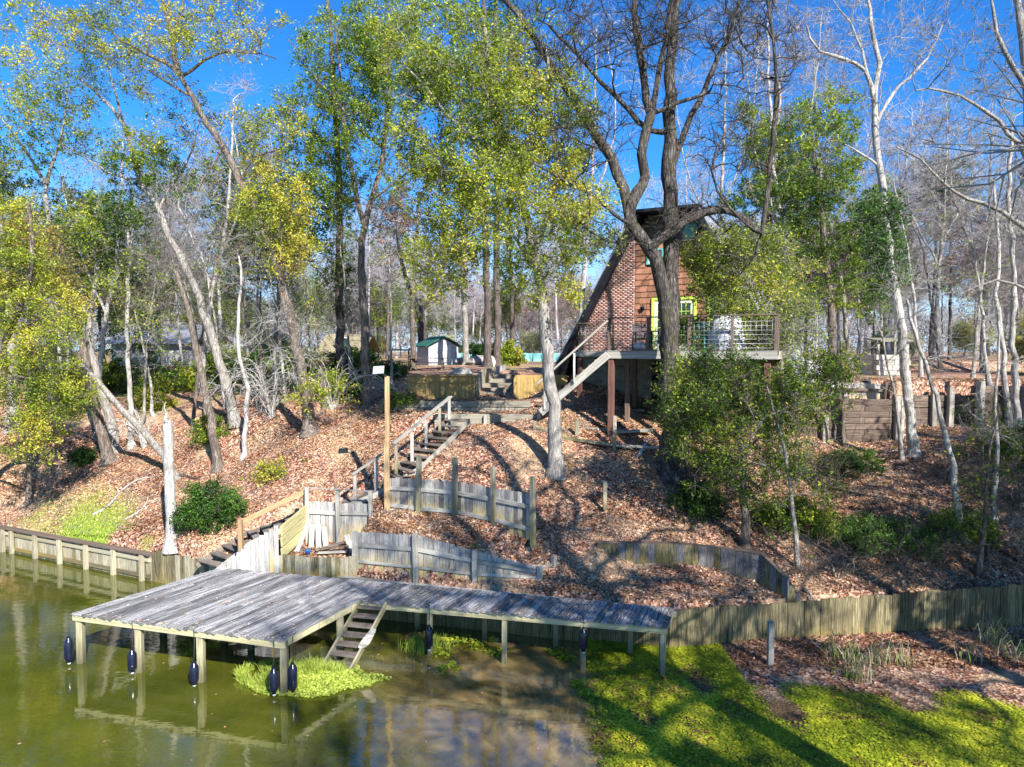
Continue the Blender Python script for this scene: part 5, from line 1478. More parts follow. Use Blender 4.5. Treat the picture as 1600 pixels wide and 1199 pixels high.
tree('dark ivy clad trunk rising straight behind the forked tree', [
    ([(532, 600), (531, 480), (530, 360), (528, 240), (520, 120), (515, 0)], .22, .08)],
    [(530, 440, 22, 60, 30), (526, 300, 24, 60, 34), (522, 180, 40, 60, 34), (560, 420, 40, 40, 8, 0, .4), (490, 350, 35, 50, 10, 0, .4)],
    bark='bark_pine', leaf='leaf_green', leafn=4, leafs=.10, seed=6, y0=33, t0=.1)

tree('tall brown tree leaning left over the slope with thin yellow top', [
    ([(486, 677), (476, 610), (464, 540), (450, 480), (434, 418), (415, 365), (396, 320), (376, 288), (350, 230), (322, 190), (300, 150), (283, 120), (268, 62), (258, 0), (250, -60)], .22, .05),
    ([(285, 122), (262, 100), (230, 85), (190, 60), (140, 30)], .08, .02),
    ([(278, 110), (272, 60), (285, 10), (290, -40)], .08, .03),
    ([(378, 290), (400, 245, -.3), (440, 235, -.5)], .06, .03),
    ([(350, 235), (310, 300, -.4), (312, 330, -.5)], .05, .02),
    ([(283, 122), (340, 85), (380, 80), (430, 90)], .06, .02),
    ([(300, 150), (250, 120), (210, 95)], .06, .02)],
    [(330, 45, 110, 50, 60, 0, .75), (210, 45, 110, 50, 55, 0, .75), (240, 110, 70, 40, 26, 0, .4), (430, 325, 55, 45, 40, -.3, 1.3), (455, 395, 40, 35, 24, -.3, 1.2), (410, 190, 60, 40, 24, 0, .8), (300, 200, 60, 40, 14, 0, .3), (115, 50, 60, 40, 26, 0, .7), (500, 615, 40, 22, 14, -.6, 1.2), (415, 270, 40, 30, 14, -.2, 1.1)],
    bark='bark_brown', leaf='leaf_yellow', leafn=6, leafs=.08, seed=7, t0=.28)

tree('pale grey trunk leaning left in the middle of the left bank', [
    ([(371, 663), (352, 600), (332, 530), (312, 470), (292, 420), (268, 375), (247, 330), (218, 280), (192, 196), (160, 155), (120, 120)], .21, .05),
    ([(247, 332), (262, 300), (300, 240), (310, 190)], .06, .02),
    ([(192, 198), (180, 150), (165, 90)], .06, .02), ([(220, 282), (170, 270), (110, 230)], .05, .02)],
    [(215, 255, 50, 40, 30, 0, 1.3), (170, 340, 55, 35, 30, 0, 1.3), (90, 150, 70, 50, 30, 0, .6), (290, 270, 45, 30, 14, 0, .9), (180, 120, 60, 40, 22, 0, .5), (300, 180, 40, 40, 12, 0, .5), (120, 210, 40, 40, 12, 0, .6)],
    bark='bark_grey', leaf='leaf_green', leafn=7, leafs=.09, seed=8, t0=.2)
tree('brownish trunk curving up in front of the pale leaning one', [
    ([(340, 733), (334, 680), (320, 610), (308, 550), (296, 490), (282, 445), (272, 420)], .17, .08)],
    [(250, 420, 50, 40, 16), (300, 400, 60, 40, 16), (230, 460, 50, 30, 12)], bark='bark_brown', seed=9, twlen=.9)
# broken white stump
b_ = pz(268, 836, 1.55); root = thing('broken_trunk', 'broken white barkless tree trunk standing alone above the grass', 'dead tree', tuple(b_))
t_ = Tree(10); t_.trunk([(b_.x, b_.y, b_.z - .55), tuple(pd(267, 780, b_.y)), tuple(pd(264, 720, b_.y)), tuple(pd(262, 660, b_.y))], .17, .145, clear=0, wob=.015)
j_ = t_.n - 1; t_.trunk([tuple(t_.P[j_]), tuple(pd(258, 648, b_.y)), tuple(pd(259, 630, b_.y))], .06, .01, parent=j_, seg=.2)
t_.build(root, M['bark_white'], twigs=0)
tree('long bent grey trunk leaning far left from behind the white broken one', [
    ([(276, 748), (255, 712), (225, 675), (190, 640), (160, 600), (130, 572), (100, 555), (80, 555)], .16, .06)],
    [(60, 560, 30, 30, 10), (90, 520, 30, 20, 8)], bark='bark_grey', seed=11)
tree('thin white stem standing upright left of the brown tree', [
    ([(379, 717), (384, 660), (386, 610), (375, 560), (372, 500), (377, 450), (372, 400)], .10, .04)],
    [(430, 540, 70, 50, 26, -.3), (400, 600, 60, 40, 18, -.3), (370, 400, 50, 50, 16)], bark='bark_white', seed=12, twlen=.9, twr=.008)
tree('left trunk of the clump on the eroded knoll', [([(170, 722), (158, 680), (146, 630), (135, 570), (120, 510), (105, 450), (95, 380)], .22, .08)],
     [(100, 420, 60, 50, 24), (140, 470, 60, 40, 14), (80, 340, 50, 50, 16)], bark='bark_brown', leaf='leaf_yellow', leafn=2.6, seed=13, t0=.2)
tree('right trunk of the clump on the eroded knoll', [([(184, 706), (172, 660), (160, 620), (146, 570), (140, 500), (150, 430), (140, 360)], .20, .07)],
     [(170, 420, 50, 50, 20), (130, 380, 50, 40, 16)], bark='bark_grey', leaf='leaf_green', leafn=3.4, leafs=.1, seed=14, t0=.2)
tree('thin pale stem right of the knoll clump', [([(206, 700), (203, 640), (200, 560), (198, 480), (202, 400), (196, 330)], .12, .05)],
     [(220, 440, 50, 50, 16), (190, 350, 50, 50, 20), (240, 520, 40, 40, 12)], bark='bark_white', leaf='leaf_green', leafn=2.2, leafs=.1, seed=15, t0=.25)
tree('pale forked tree far back at left under open sky', [
    ([(80, 640), (80, 500), (78, 400), (70, 290)], .17, .10), ([(70, 290), (50, 250), (20, 210), (-10, 170)], .09, .03), ([(70, 290), (85, 250), (100, 190), (105, 130)], .09, .03)],
    [(30, 200, 50, 60, 24, 0, .6), (100, 170, 50, 60, 24, 0, .6), (60, 260, 60, 40, 18, 0, .9), (110, 330, 50, 40, 18, 0, 1.2), (20, 320, 40, 40, 14, 0, 1.2)],
    bark='bark_grey', leaf='leaf_green', leafn=3, leafs=.13, seed=16, y0=34)
tree('tree with yellow and russet foliage spilling in from the left edge', [
    ([(-70, 760), (-50, 680), (-20, 600), (15, 520), (40, 450), (50, 380), (45, 320)], .20, .06),
    ([(-20, 600), (30, 590), (90, 600)], .07, .02), ([(-40, 660), (10, 670), (60, 690)], .06, .02), ([(15, 520), (60, 500), (100, 490)], .06, .02)],
    [(60, 500, 75, 50, 60), (50, 600, 80, 45, 60), (45, 680, 50, 35, 36), (30, 430, 50, 45, 36), (20, 360, 40, 40, 24), (110, 620, 35, 30, 14)],
    bark='bark_brown', leaf='leaf_yellow', leafn=7.0, leafs=.08, seed=17, y0=24.0, t0=.22, cl=.8)
tree('russet leaved young tree behind the yellow one at the left edge', [
    ([(40, 640), (45, 560), (48, 480), (55, 400), (50, 350)], .12, .04)],
    [(60, 420, 50, 40, 40), (40, 380, 45, 30, 22), (100, 440, 30, 30, 12)], bark='bark_brown', leaf='leaf_gold', leafn=4.2, leafs=.09, seed=18, y0=27)
tree('fully green broad tree behind the left trunks', [([(130, 640), (135, 540), (150, 440), (165, 340)], .2, .07)],
     [(150, 430, 70, 40, 40), (190, 400, 60, 40, 30), (120, 350, 60, 50, 30), (230, 470, 60, 30, 18), (180, 520, 70, 30, 20)],
     bark='bark_brown', leaf='leaf_dark', leafn=4.6, leafs=.14, seed=19, y0=36, t0=.25)
tree('grey trunk with pale crown filling the top left corner', [([(20, 700), (20, 560), (10, 420), (-10, 280), (-10, 150)], .22, .07)],
     [(30, 60, 70, 60, 40, 0, .8), (20, 170, 60, 50, 20, 0, .5), (-30, 250, 60, 60, 16, 0, 1)], bark='bark_grey', leaf='leaf_yellow', leafn=3, leafs=.12, seed=20, y0=31, t0=.1)

tree('pale tree with ivy sleeve and white bare crown right of the cottage', [
    ([(1427, 713), (1422, 650), (1415, 580), (1408, 520), (1397, 450), (1388, 380), (1380, 320), (1374, 260), (1368, 200), (1367, 160)], .17, .10),
    ([(1367, 160), (1352, 112), (1318, 92), (1280, 80), (1262, 40)], .09, .03), ([(1367, 160), (1372, 100), (1364, 40), (1352, -30)], .10, .04),
    ([(1370, 190), (1392, 150), (1420, 120), (1450, 90), (1470, 40)], .07, .025), ([(1366, 150), (1340, 60), (1300, 0)], .06, .02), ([(1374, 270), (1345, 240), (1320, 225)], .05, .02)],
    [(1300, 50, 80, 60, 36, 0, .0), (1370, 10, 70, 60, 36, 0, 0), (1440, 70, 60, 60, 30, 0, 0), (1380, 350, 26, 50, 40, 0, 2.2), (1390, 430, 32, 40, 22, 0, 1.6), (1320, 130, 50, 40, 14, 0, 0)],
    bark='bark_white', leaf='leaf_dark', leafn=2.6, leafs=.10, seed=21, t0=.35)
tree('thin crooked pale sapling right of the ivy sleeved tree', [
    ([(1507, 848), (1496, 790), (1488, 730), (1476, 670), (1464, 620), (1448, 590), (1436, 545), (1424, 500), (1414, 470)], .10, .035)],
    [(1420, 470, 50, 40, 14), (1470, 560, 40, 40, 10)], bark='bark_white', seed=22, twlen=.8)
tree('rounded evergreen tree right of the cottage roof', [
    ([(1300, 566), (1300, 500), (1294, 430), (1284, 350), (1275, 270), (1268, 200)], .22, .06), ([(1294, 430), (1240, 380), (1200, 330)], .08, .03)],
    [(1255, 250, 85, 75, 130), (1210, 340, 85, 70, 110), (1330, 330, 60, 70, 60), (1300, 430, 90, 60, 80), (1300, 180, 50, 40, 28), (1170, 200, 25, 40, 10), (1230, 440, 60, 60, 34), (1380, 470, 40, 50, 18)],
    bark='bark_brown', leaf='leaf_green', leafn=7, leafs=.105, seed=23, y0=34, t0=.15)
tree('small leafy tree with spreading green crown at the foot of the right slope', [
    ([(1166, 853), (1164, 810), (1160, 760), (1158, 715), (1150, 670)], .13, .06), ([(1158, 720), (1190, 680), (1240, 650)], .06, .02), ([(1159, 740), (1120, 700), (1080, 680)], .06, .02), ([(1150, 672), (1160, 620), (1140, 580)], .05, .02)],
    [(1110, 585, 80, 32, 60), (1120, 650, 90, 35, 70), (1290, 590, 60, 30, 30), (1060, 640, 30, 30, 18), (1080, 690, 40, 25, 18), (1200, 640, 80, 40, 40), (1180, 710, 80, 40, 36), (1250, 620, 60, 40, 22), (1130, 740, 60, 30, 22), (1230, 760, 70, 45, 30, 0, .8)],
    bark='bark_brown', leaf='leaf_green', leafn=4.4, leafs=.07, seed=24, t0=.12, twlen=.5, spread=.05, cl=.8, twigs=6)
tree('leafy vine tangle climbing between the cottage roof and the deck', [
    ([(1215, 680), (1222, 600), (1215, 540), (1190, 480), (1160, 430), (1120, 400)], .09, .04), ([(1215, 545), (1170, 520), (1130, 500)], .05, .02)],
    [(1118, 402, 42, 24, 46, 0, 1.6), (1135, 450, 50, 32, 50, 0, 1.2), (1180, 490, 70, 60, 90, 0, .8), (1200, 410, 45, 45, 44, 0, .9), (1150, 385, 40, 22, 24, 0, 1), (1230, 530, 55, 50, 50, 0, .4), (1080, 520, 15, 40, 14, 0, 1.5), (1200, 590, 50, 30, 22, 0, 1), (1150, 580, 50, 20, 16, 0, 1), (1260, 470, 30, 60, 14, 0, .4)],
    bark='bark_grey', leaf='leaf_yellow', leafn=4.0, leafs=.085, seed=25, t0=.1, twlen=.6, y0=23.4, name='vine', cat='climbing vine')
tree('big bare grey tree whose limbs reach in from the right edge', [
    ([(1660, 760), (1640, 600), (1625, 420), (1612, 260), (1604, 120), (1590, 0)], .26, .10),
    ([(1612, 260), (1560, 190), (1500, 150), (1430, 140)], .08, .025), ([(1618, 380), (1560, 330), (1490, 300), (1440, 250), (1400, 230)], .08, .025), ([(1605, 150), (1570, 80), (1545, 0)], .09, .04), ([(1628, 460), (1560, 440), (1500, 460)], .06, .02)],
    [(1500, 80, 90, 80, 46), (1470, 230, 80, 60, 36), (1560, 350, 60, 70, 30), (1580, 60, 60, 80, 30), (1530, 460, 60, 50, 20)], bark='bark_grey', seed=26, y0=23, twr=.008)
tree('left one of two slim pale trunks by the right edge wall', [([(1580, 668), (1572, 600), (1566, 530), (1556, 460), (1560, 380), (1550, 280)], .11, .05)],
     [(1550, 320, 50, 70, 22), (1560, 200, 50, 50, 14)], bark='bark_white', seed=27)
tree('right one of two slim pale trunks by the right edge wall', [([(1592, 672), (1586, 600), (1583, 520), (1585, 430), (1578, 330), (1580, 200)], .12, .05)],
     [(1590, 300, 50, 70, 18), (1580, 150, 50, 60, 14)], bark='bark_white', seed=28)
tree('russet topped bare tree behind the cottage roof', [([(1190, 560), (1195, 400), (1210, 250), (1220, 120)], .18, .07)],
     [(1220, 90, 60, 70, 40, 0, .5), (1270, 60, 60, 60, 30, 0, .5), (1180, 30, 50, 50, 20, 0, .4), (1310, 120, 40, 60, 18, 0, .4)], bark='bark_white', leaf='leaf_dead', leafn=1.5, leafs=.11, seed=29, y0=40)
tree('dull purple leaved tree showing between the two green crowns', [([(645, 600), (645, 480), (650, 380), (655, 300)], .16, .06)],
     [(650, 260, 50, 60, 34), (630, 330, 50, 40, 22), (680, 420, 60, 50, 20), (620, 380, 40, 40, 12)], bark='bark_brown', leaf='leaf_dead', leafn=2.6, leafs=.12, seed=30, y0=38)
tree('forked dark bare tree behind the picnic tables', [([(662, 556), (660, 510), (655, 480)], .42, .3), ([(658, 490), (640, 450), (625, 400), (618, 340)], .22, .08), ([(658, 490), (680, 450), (695, 400), (690, 330)], .2, .07)],
     [(640, 400, 50, 60, 30), (690, 400, 50, 60, 30), (600, 440, 40, 40, 12)], bark='bark_dark', seed=31, y0=52, twlen=1.2, twr=.014, rtip=.018)
for i, (x, yb, x2, r, lab, y) in enumerate(((762, 566, 758, .22, 'leftmost of the three dark straight pine trunks on the lawn', 40), (777, 566, 776, .22, 'middle one of the three dark straight pine trunks on the lawn', 41), (800, 562, 797, .15, 'thinnest, rightmost of the three dark straight pine trunks on the lawn', 44))):
    tree(lab, [([(x, yb), (x, 480), (x2, 380), (x2, 250), (x2 - 3, 100), (x2, -50)], r, r * .5)],
         [(x2, 60, 50, 90, 30), (x2 + 5, 330, 40, 60, 8, 0, .8)], bark='bark_pine', leaf='leaf_green', leafn=3.5, leafs=.15, seed=40 + i, y0=y, name='pine_tree', group='pine trunks on the lawn', clear=.6)
tree('pale straight trunk just left of the pine trunks', [([(728, 562), (727, 500), (724, 420), (722, 300), (720, 150)], .2, .1)], [(720, 200, 50, 100, 24)], bark='bark_grey', seed=44, y0=44)

# mid-distance bare trees, each placed where the photo shows one
for i, (x, y, h, sp_, bk, lab) in enumerate((
    (150, 632, 13, 90, 'bark_white', 'pale twiggy bare tree behind the knoll'), (250, 618, 12, 80, 'bark_grey', 'wide twiggy bare tree behind the white broken trunk'),
    (312, 600, 15, 90, 'bark_white', 'tall pale twiggy tree right behind the leaning grey trunk'), (395, 610, 14, 80, 'bark_grey', 'tall thin twiggy tree left of the tall brown one'),
    (905, 570, 18, 90, 'bark_white', 'very tall pale tree behind the left cottage roof'), (1112, 560, 20, 100, 'bark_white', 'tall white limbed tree behind the cottage peak'),
    (1330, 575, 17, 100, 'bark_grey', 'tall bare tree right of the rounded evergreen'), (1460, 580, 16, 100, 'bark_white', 'pale bare tree in the right lawn with wide twigs'),
    (1535, 578, 15, 90, 'bark_grey', 'grey bare tree at the right lawn edge'), (1240, 572, 19, 90, 'bark_white', 'tall pale tree above the evergreen crown'))):
    d_ = 34 + (i * 5) % 9; b = pd(x, y, d_); k = FPX / d_ * h; yb = 548 - (gz(b.x, d_) - 7.5) * FPX / d_; rr0 = random.Random(i + 900); l1 = rr0.uniform(-.12, .12) * k
    tree(lab, [([(x, yb), (x + l1 * .3, yb - k * .3), (x + l1 * .8, yb - k * .6), (x + l1, yb - k)], .10 + h * .003, .03), ([(x + l1 * .4, yb - k * .35), (x + l1 * .4 - sp_ * .5, yb - k * .6), (x - sp_ * .6, yb - k * .85)], .06, .02), ([(x + l1 * .5, yb - k * .45), (x + l1 * .4 + sp_ * .5, yb - k * .7), (x + sp_ * .5, yb - k * .95)], .06, .02)],
         [(x + l1 * .8, yb - k * .85, sp_ * 1.0, k * .22, 95), (x + l1 * .3, yb - k * .55, sp_ * .9, k * .15, 45)], bark=bk, seed=900 + i, y0=d_, twlen=.95, twr=.007, rtip=.009, name='bare_tree', leaf=['leaf_dead', None, 'leaf_gold'][i % 3], leafn=.5, leafs=.10, clear=.25)
def arching(label, x0, y0_, sp_, n, seed):
    b = pg(x0, y0_); rr_ = random.Random(seed); root = thing('arching_shrub', label, 'shrub', tuple(b)); t = Tree(seed); k = b.y / FPX
    for i in range(n):
        a = rr_.uniform(-1, 1) * sp_ * k; h = rr_.uniform(.6, 1.2) * sp_ * k * .9; dy = rr_.uniform(-.8, .8)
        t.trunk([(b.x, b.y, b.z - .1), (b.x + a * .3, b.y + dy * .3, b.z + h * .75), (b.x + a * .7, b.y + dy * .7, b.z + h), (b.x + a, b.y + dy, b.z + h * .8), (b.x + a * 1.25, b.y + dy, b.z + h * .4)], .03, .008, clear=0, seg=.25)
    T = [t.P[j] + t.rng.normal(size=3) * .25 for j in range(8, t.n, 3)]; t.grow(np.array(T), seg=.2, curve=.5)
    t.build(root, M['bark_white'], twigs=2, twlen=.5, twr=.008, rtip=.009, names=('stems', 'branches', 'foliage'))
arching('pale arching leafless shrub between the white stem and brown tree', 425, 655, 95, 16, 951)
arching('pale arching leafless shrub right of the tall brown tree', 520, 640, 90, 14, 952)
arching('low tangle of pale arching stems beside the white broken trunk', 225, 700, 60, 10, 953)
# saplings on the banks: each with its own pixel base
sap = [(222, 668, 7, 'between knoll and white stump'), (240, 650, 6, 'far behind the white broken trunk'), (301, 676, 7.5, 'left of the curved brown trunk'), (322, 655, 6, 'right behind the curved brown trunk'), (352, 640, 7, 'behind the pale leaning trunk'), (408, 640, 6.5, 'between the white stem and brown tree'),
       (425, 632, 8, 'just left of the tall brown tree'), (445, 628, 6, 'behind the foot of the tall brown tree'), (508, 640, 6, 'right of the tall brown tree'), (548, 622, 7, 'left of the slender forked tree'), (612, 600, 6, 'behind the lamp post'),
       (1225, 560, 7, 'above the low corner of the roof'), (1345, 575, 8, 'left of the little stone structure'), (1440, 590, 9, 'on the lawn right of the ivy sleeved tree'), (1470, 578, 10, 'deep on the right lawn'), (1520, 590, 9, 'on the lawn left of the slim pale pair'),
       (1545, 640, 8, 'by the upper sleeper wall'), (1320, 700, 4, 'in front of the tall dark sleeper wall'), (1250, 890, 5, 'at the end of the curved retaining wall'), (1555, 820, 6, 'low on the right slope'), (1530, 900, 4.5, 'above the right bulkhead'), (1410, 720, 5, 'against the sleeper wall by the pale tree')]
for i, (x, y, h, where) in enumerate(sap):
    r_ = random.Random(i); b = pg(x, y); k = FPX / b.y * h; lean = r_.uniform(-.25, .15) * k
    tree('thin bare sapling ' + where, [([(x, y), (x + lean * .2, y - k * .3), (x + lean * .5, y - k * .65), (x + lean, y - k)], .05 + h * .004, .02)],
         [(x + lean * .6, y - k * .75, k * .22, k * .3, 16), (x + lean * .3, y - k * .45, k * .15, k * .15, 6)], bark=['bark_grey', 'bark_white', 'bark_brown'][i % 3], seed=60 + i, twlen=.7, name='sapling', cat='sapling', group='bare saplings on the banks', clear=.2,
         leaf=['leaf_green', None, 'leaf_yellow', None][i % 4], leafn=1.4, leafs=.09, t0=.25, y0=b.y)

# shrubs
def shrub(label, px, py, w_, h_, n, leaf, leafn=5, leafs=.07, seed=1, d=None, name='shrub', cat='shrub', bark='bark_brown', twlen=.35, twigs=6, group=None, twr=.005):
    b = pg(px, py) if d is None else pd(px, py, d)
    if d is not None: b.z = gz(b.x, b.y)
    root = thing(name, label, cat, tuple(b), group); t = Tree(seed); R = t.rng
    for k in range(4):
        a = R.random() * 6.28; t.trunk([(b.x + .05 * math.cos(a), b.y + .05 * math.sin(a), b.z - .1), (b.x + w_ * .2 * math.cos(a), b.y + w_ * .2 * math.sin(a), b.z + h_ * .4)], .025, .015, clear=0, seg=.2)
    u = nrm_(R.normal(size=(n, 3))) * (R.random((n, 1)) ** .4); u[:, 2] = abs(u[:, 2])
    T = np.array([b.x, b.y, b.z + .05]) + u * np.array([w_, w_ * .8, h_])
    t.grow(T, seg=.25); t.build(root, M[bark], twigs=twigs, twlen=twlen, leaves=dict(n=leafn, s=leafs, t0=.2, spread=.04, cl=.5) if leaf else None, leafm=M[leaf] if leaf else None, twr=twr, names=('stems', 'branches', 'foliage'))
    return root
shrub('dense round dark green shrub on the slope left of the stairs', 330, 818, 1.05, 1.15, 110, 'leaf_dark', 7, .07, 201)
shrub('little yellow green bush in the leaves above the handrail', 424, 750, .45, .6, 22, 'leaf_yellow', 3, .07, 202)
shrub('bright green bush right of the pine trunks on the lawn', 790, 566, 1.1, 1.4, 60, 'leaf_yellow', 6, .12, 203, d=42)
shrub('dark green bush behind the rocks on the lawn', 748, 562, 1.0, 1.3, 40, 'leaf_dark', 6, .12, 204, d=47)
shrub('bright bush at the lower roof corner beside the white bin', 1300, 592, .9, .8, 40, 'leaf_yellow', 4, .09, 205)
shrub('green bush under the slender forked tree', 545, 618, .9, .9, 40, 'leaf_green', 5, .09, 206)
shrub('green bush in shade below the picnic tables', 610, 590, 1.0, .7, 40, 'leaf_dark', 5, .1, 207)
shrub('low bush beside the lamp post top of the slope', 625, 640, .6, .5, 30, 'leaf_green', 4, .07, 208)
shrub('green undergrowth bush below the leaning pale trunk', 330, 690, .8, .8, 34, 'leaf_green', 4, .08, 209)
shrub('spiky green tuft below the knoll', 128, 724, .4, .45, 20, 'leaf_dark', 5, .1, 210)
shrub('low evergreen bush at the left of the right slope', 1090, 800, .8, .7, 50, 'leaf_dark', 5, .07, 211)
shrub('evergreen bush beneath the small leafy tree', 1240, 830, 1.1, .8, 70, 'leaf_green', 5, .07, 212)
shrub('dark ivy mound below the tall sleeper wall', 1330, 740, 1.2, .6, 60, 'leaf_dark', 5, .07, 213)
shrub('dark ivy mound low on the right slope', 1370, 850, 1.5, .55, 90, 'leaf_dark', 5, .07, 214)
shrub('ivy mound at the right edge of the slope', 1500, 840, 1.0, .6, 50, 'leaf_green', 4, .07, 215)
shrub('bush of green leaves under the right edge walls', 1560, 720, 1.2, 1.2, 50, 'leaf_green', 3, .08, 216)
shrub('green bush in the shade of the left woods', 440, 612, 1.3, 1.0, 50, 'leaf_dark', 5, .1, 217)
shrub('light green young bush by the yellow tree', 245, 640, 1.0, 1.6, 50, 'leaf_yellow', 3.5, .1, 218)
for i, (x, d_, w_, h_, wh) in enumerate(((110, 36, 1.8, 1.6, 'left of the knoll clump'), (190, 38, 1.8, 1.5, 'in front of the white sided house'), (262, 37, 1.6, 1.4, 'behind the white broken trunk'), (335, 36, 1.7, 1.5, 'behind the leaning grey trunk'), (405, 37, 1.6, 1.5, 'left of the tall brown tree'), (470, 36, 1.5, 1.3, 'right of the tall brown tree'), (550, 35, 1.4, 1.1, 'behind the forked tree'))):
    shrub('shady dark green thicket bush ' + wh, x, 0 * 600 + 600, w_, h_, 70, ['leaf_dark', 'leaf_green'][i % 2], 5, .12, 260 + i, d=d_, name='thicket_bush', twlen=.6, group='thicket bushes along the left lawn edge')
for i, (x, y, w_, h_, wh) in enumerate(((1215, 900, .9, 1.0, 'above the curved wall end'), (1310, 905, 1.3, 1.0, 'above the right bulkhead'), (1420, 900, 1.3, 1.1, 'in the middle above the right bulkhead'), (1540, 880, 1.4, 1.3, 'near the right edge above the bulkhead'), (1480, 760, 1.3, 1.3, 'halfway up the right slope'), (1590, 800, 1.2, 1.5, 'at the right edge of the slope'), (1270, 760, 1.1, 1.5, 'left of the ivy mound under the wall'), (1210, 700, 1.0, 1.8, 'beside the vine tangle'))):
    shrub('tangle of bare grey twigs ' + wh, x, y, w_, h_, 38, None, seed=230 + i, name='bare_brush', cat='brush', bark='bark_brown', twlen=.7, twigs=4, group='bare brush on the right slope', twr=.006)

print('tris near trees', TOT[0])
# --- background woodland from a few prototypes, each copy its own object
def proto(seed, h, kind):
    root = bpy.data.objects.new('x', None)
    root = thing('bare_tree' if kind != 'pine' else 'pine_tree', '', 'tree', (0, 0, 0))
    t = Tree(seed); R = t.rng; l = R.normal(size=2) * .7
    big = kind == 'big'
    if big: kind = 'bare'
    t.trunk([(0, 0, -.3), (l[0] * .3, l[1] * .3, h * .3), (l[0] * .6, l[1] * .6, h * .6), (l[0], l[1], h)], .36 if big else .08 + h * .005, .12 if big else .03, clear=.4)
    n = {'bare': 280, 'leafy': 200, 'pine': 130, 'gold': 170, 'low': 130}[kind]
    u = nrm_(R.normal(size=(n, 3))) * (R.random((n, 1)) ** .45)
    wd_ = {'bare': h * .27, 'leafy': h * .26, 'pine': h * .14, 'gold': h * .28, 'low': h * .4}[kind]; zc = {'bare': .68, 'leafy': .66, 'pine': .78, 'gold': .65, 'low': .5}[kind]
    T = u * np.array([wd_, wd_, h * (.33 if kind != 'pine' else .22)]) + np.array([l[0] * .6, l[1] * .6, h * zc])
    if kind == 'low': T[:, 2] = np.maximum(T[:, 2], .4)
    if big: T = T[:150]
    t.grow(T, seg=.6)
    lv = {'bare': None, 'leafy': dict(n=3.6, s=.17, t0=.15, spread=.12, cl=2), 'pine': dict(n=5, s=.2, t0=.1, spread=.12, cl=2, wr=.25), 'gold': dict(n=1.6, s=.17, t0=.3, spread=.15, cl=2), 'low': dict(n=3.0, s=.15, t0=.2, spread=.12)}[kind]
    lm_ = {'bare': None, 'leafy': M['leaf_green'], 'pine': M['leaf_dark'], 'gold': M['leaf_dead'], 'low': M['leaf_yellow']}[kind]
    t.build(root, M['bark_far'] if kind in ('bare', 'gold', 'low') else M['bark_pine'], twigs=5, twlen=1.3 if kind != 'pine' else .8, leaves=lv, leafm=lm_, twr=.02 if big else .015, rtip=.032 if big else .018, rmul=1.5 if big else 1)
    return root
PR = {'bare': [proto(301, 17, 'bare'), proto(302, 19, 'bare'), proto(303, 15, 'bare')], 'leafy': [proto(304, 15, 'leafy'), proto(305, 13, 'leafy')], 'pine': [proto(306, 21, 'pine'), proto(307, 18, 'pine')], 'gold': [proto(308, 14, 'gold')], 'big': [proto(311, 22, 'big')], 'low': [proto(309, 5, 'low'), proto(310, 4, 'low')]}
used = set()
LBL = {'big': 'large bare tree', 'bare': 'leafless grey tree in the woods', 'leafy': 'green leaved tree in the woods', 'pine': 'tall dark green pine in the woods', 'gold': 'brown leaved tree in the woods', 'low': 'bushy yellow green undergrowth tree in the woods'}
def placetree(kind, x, y, s, lab=None, grp=None):
    R = random.Random(int(x * 31 + y * 17)); src = R.choice(PR[kind])
    if src.name not in used: used.add(src.name); o = src
    else:
        o = src.copy(); COL.objects.link(o)
        for ch in src.children: c = ch.copy(); COL.objects.link(c); c.parent = o
    o.location = (x, y, gz(x, y) - .1); o.rotation_euler = (0, 0, R.uniform(0, 6.28)); o.scale = (s, s, s * R.uniform(.9, 1.1))
    for c in o.children: c.location = (0, 0, 0)
    o['label'] = lab or LBL[kind]; o['group'] = grp or ('%s trees in the woods' % kind)
    return o
R = random.Random(5)
def scatter(n, px0, px1, d0, d1, kinds, zone):
    cnt = 0; tries = 0; pts = []
    while cnt < n and tries < n * 30:
        tries += 1
        d = d0 + (d1 - d0) * R.random(); px = R.uniform(px0, px1); x = (px - 800) / FPX * d
        if any((x - a) ** 2 + (d - b) ** 2 < (2.2 if d < 60 else 4) for a, b in pts): continue
        pts.append((x, d)); k = R.choice(kinds)
        s = R.uniform(.6, 1.0)
        near = [(-60, 'at the far left edge'), (120, 'behind the yellow tree'), (260, 'above the white sided house'), (380, 'behind the leaning grey trunk'), (470, 'behind the tall brown tree'), (560, 'behind the forked tree'), (640, 'left of the garden shed'), (730, 'above the garden shed'), (850, 'above the turquoise fence'), (960, 'left of the cottage'), (1120, 'behind the cottage'), (1240, 'right of the cottage roof'), (1350, 'behind the rounded evergreen'), (1440, 'behind the well house'), (1540, 'beyond the right lawn'), (9999, 'at the far right edge')]
        spot = next(b for a, b in near if px < a)
        base_ = LBL[k].replace(' in the woods', ''); size = 'tall ' if s > .86 else ('small ' if s < .7 else ''); dist = 'nearer ' if d < 62 else ('far ' if d < 95 else 'farthest ')
        placetree(k, x, d, s, (dist + size + base_.replace('tall ', '') + ' ' + spot), '%s %s' % (base_ + 's', zone))
        cnt += 1
scatter(26, -150, 520, 38, 60, ['bare', 'bare', 'bare', 'leafy', 'pine', 'low', 'low', 'gold'], 'on the left behind the bank')
scatter(60, -200, 620, 65, 130, ['bare', 'bare', 'bare', 'leafy', 'pine', 'low'], 'deep in the left woods')
scatter(60, 540, 1000, 75, 150, ['bare', 'bare', 'bare', 'gold', 'low', 'leafy'], 'beyond the turquoise fence')
scatter(24, 1180, 1750, 42, 62, ['bare', 'bare', 'bare', 'pine', 'gold', 'low'], 'on the right beyond the lawn')
scatter(80, 1000, 1850, 62, 130, ['bare', 'bare', 'bare', 'bare', 'pine', 'low'], 'deep in the right woods')
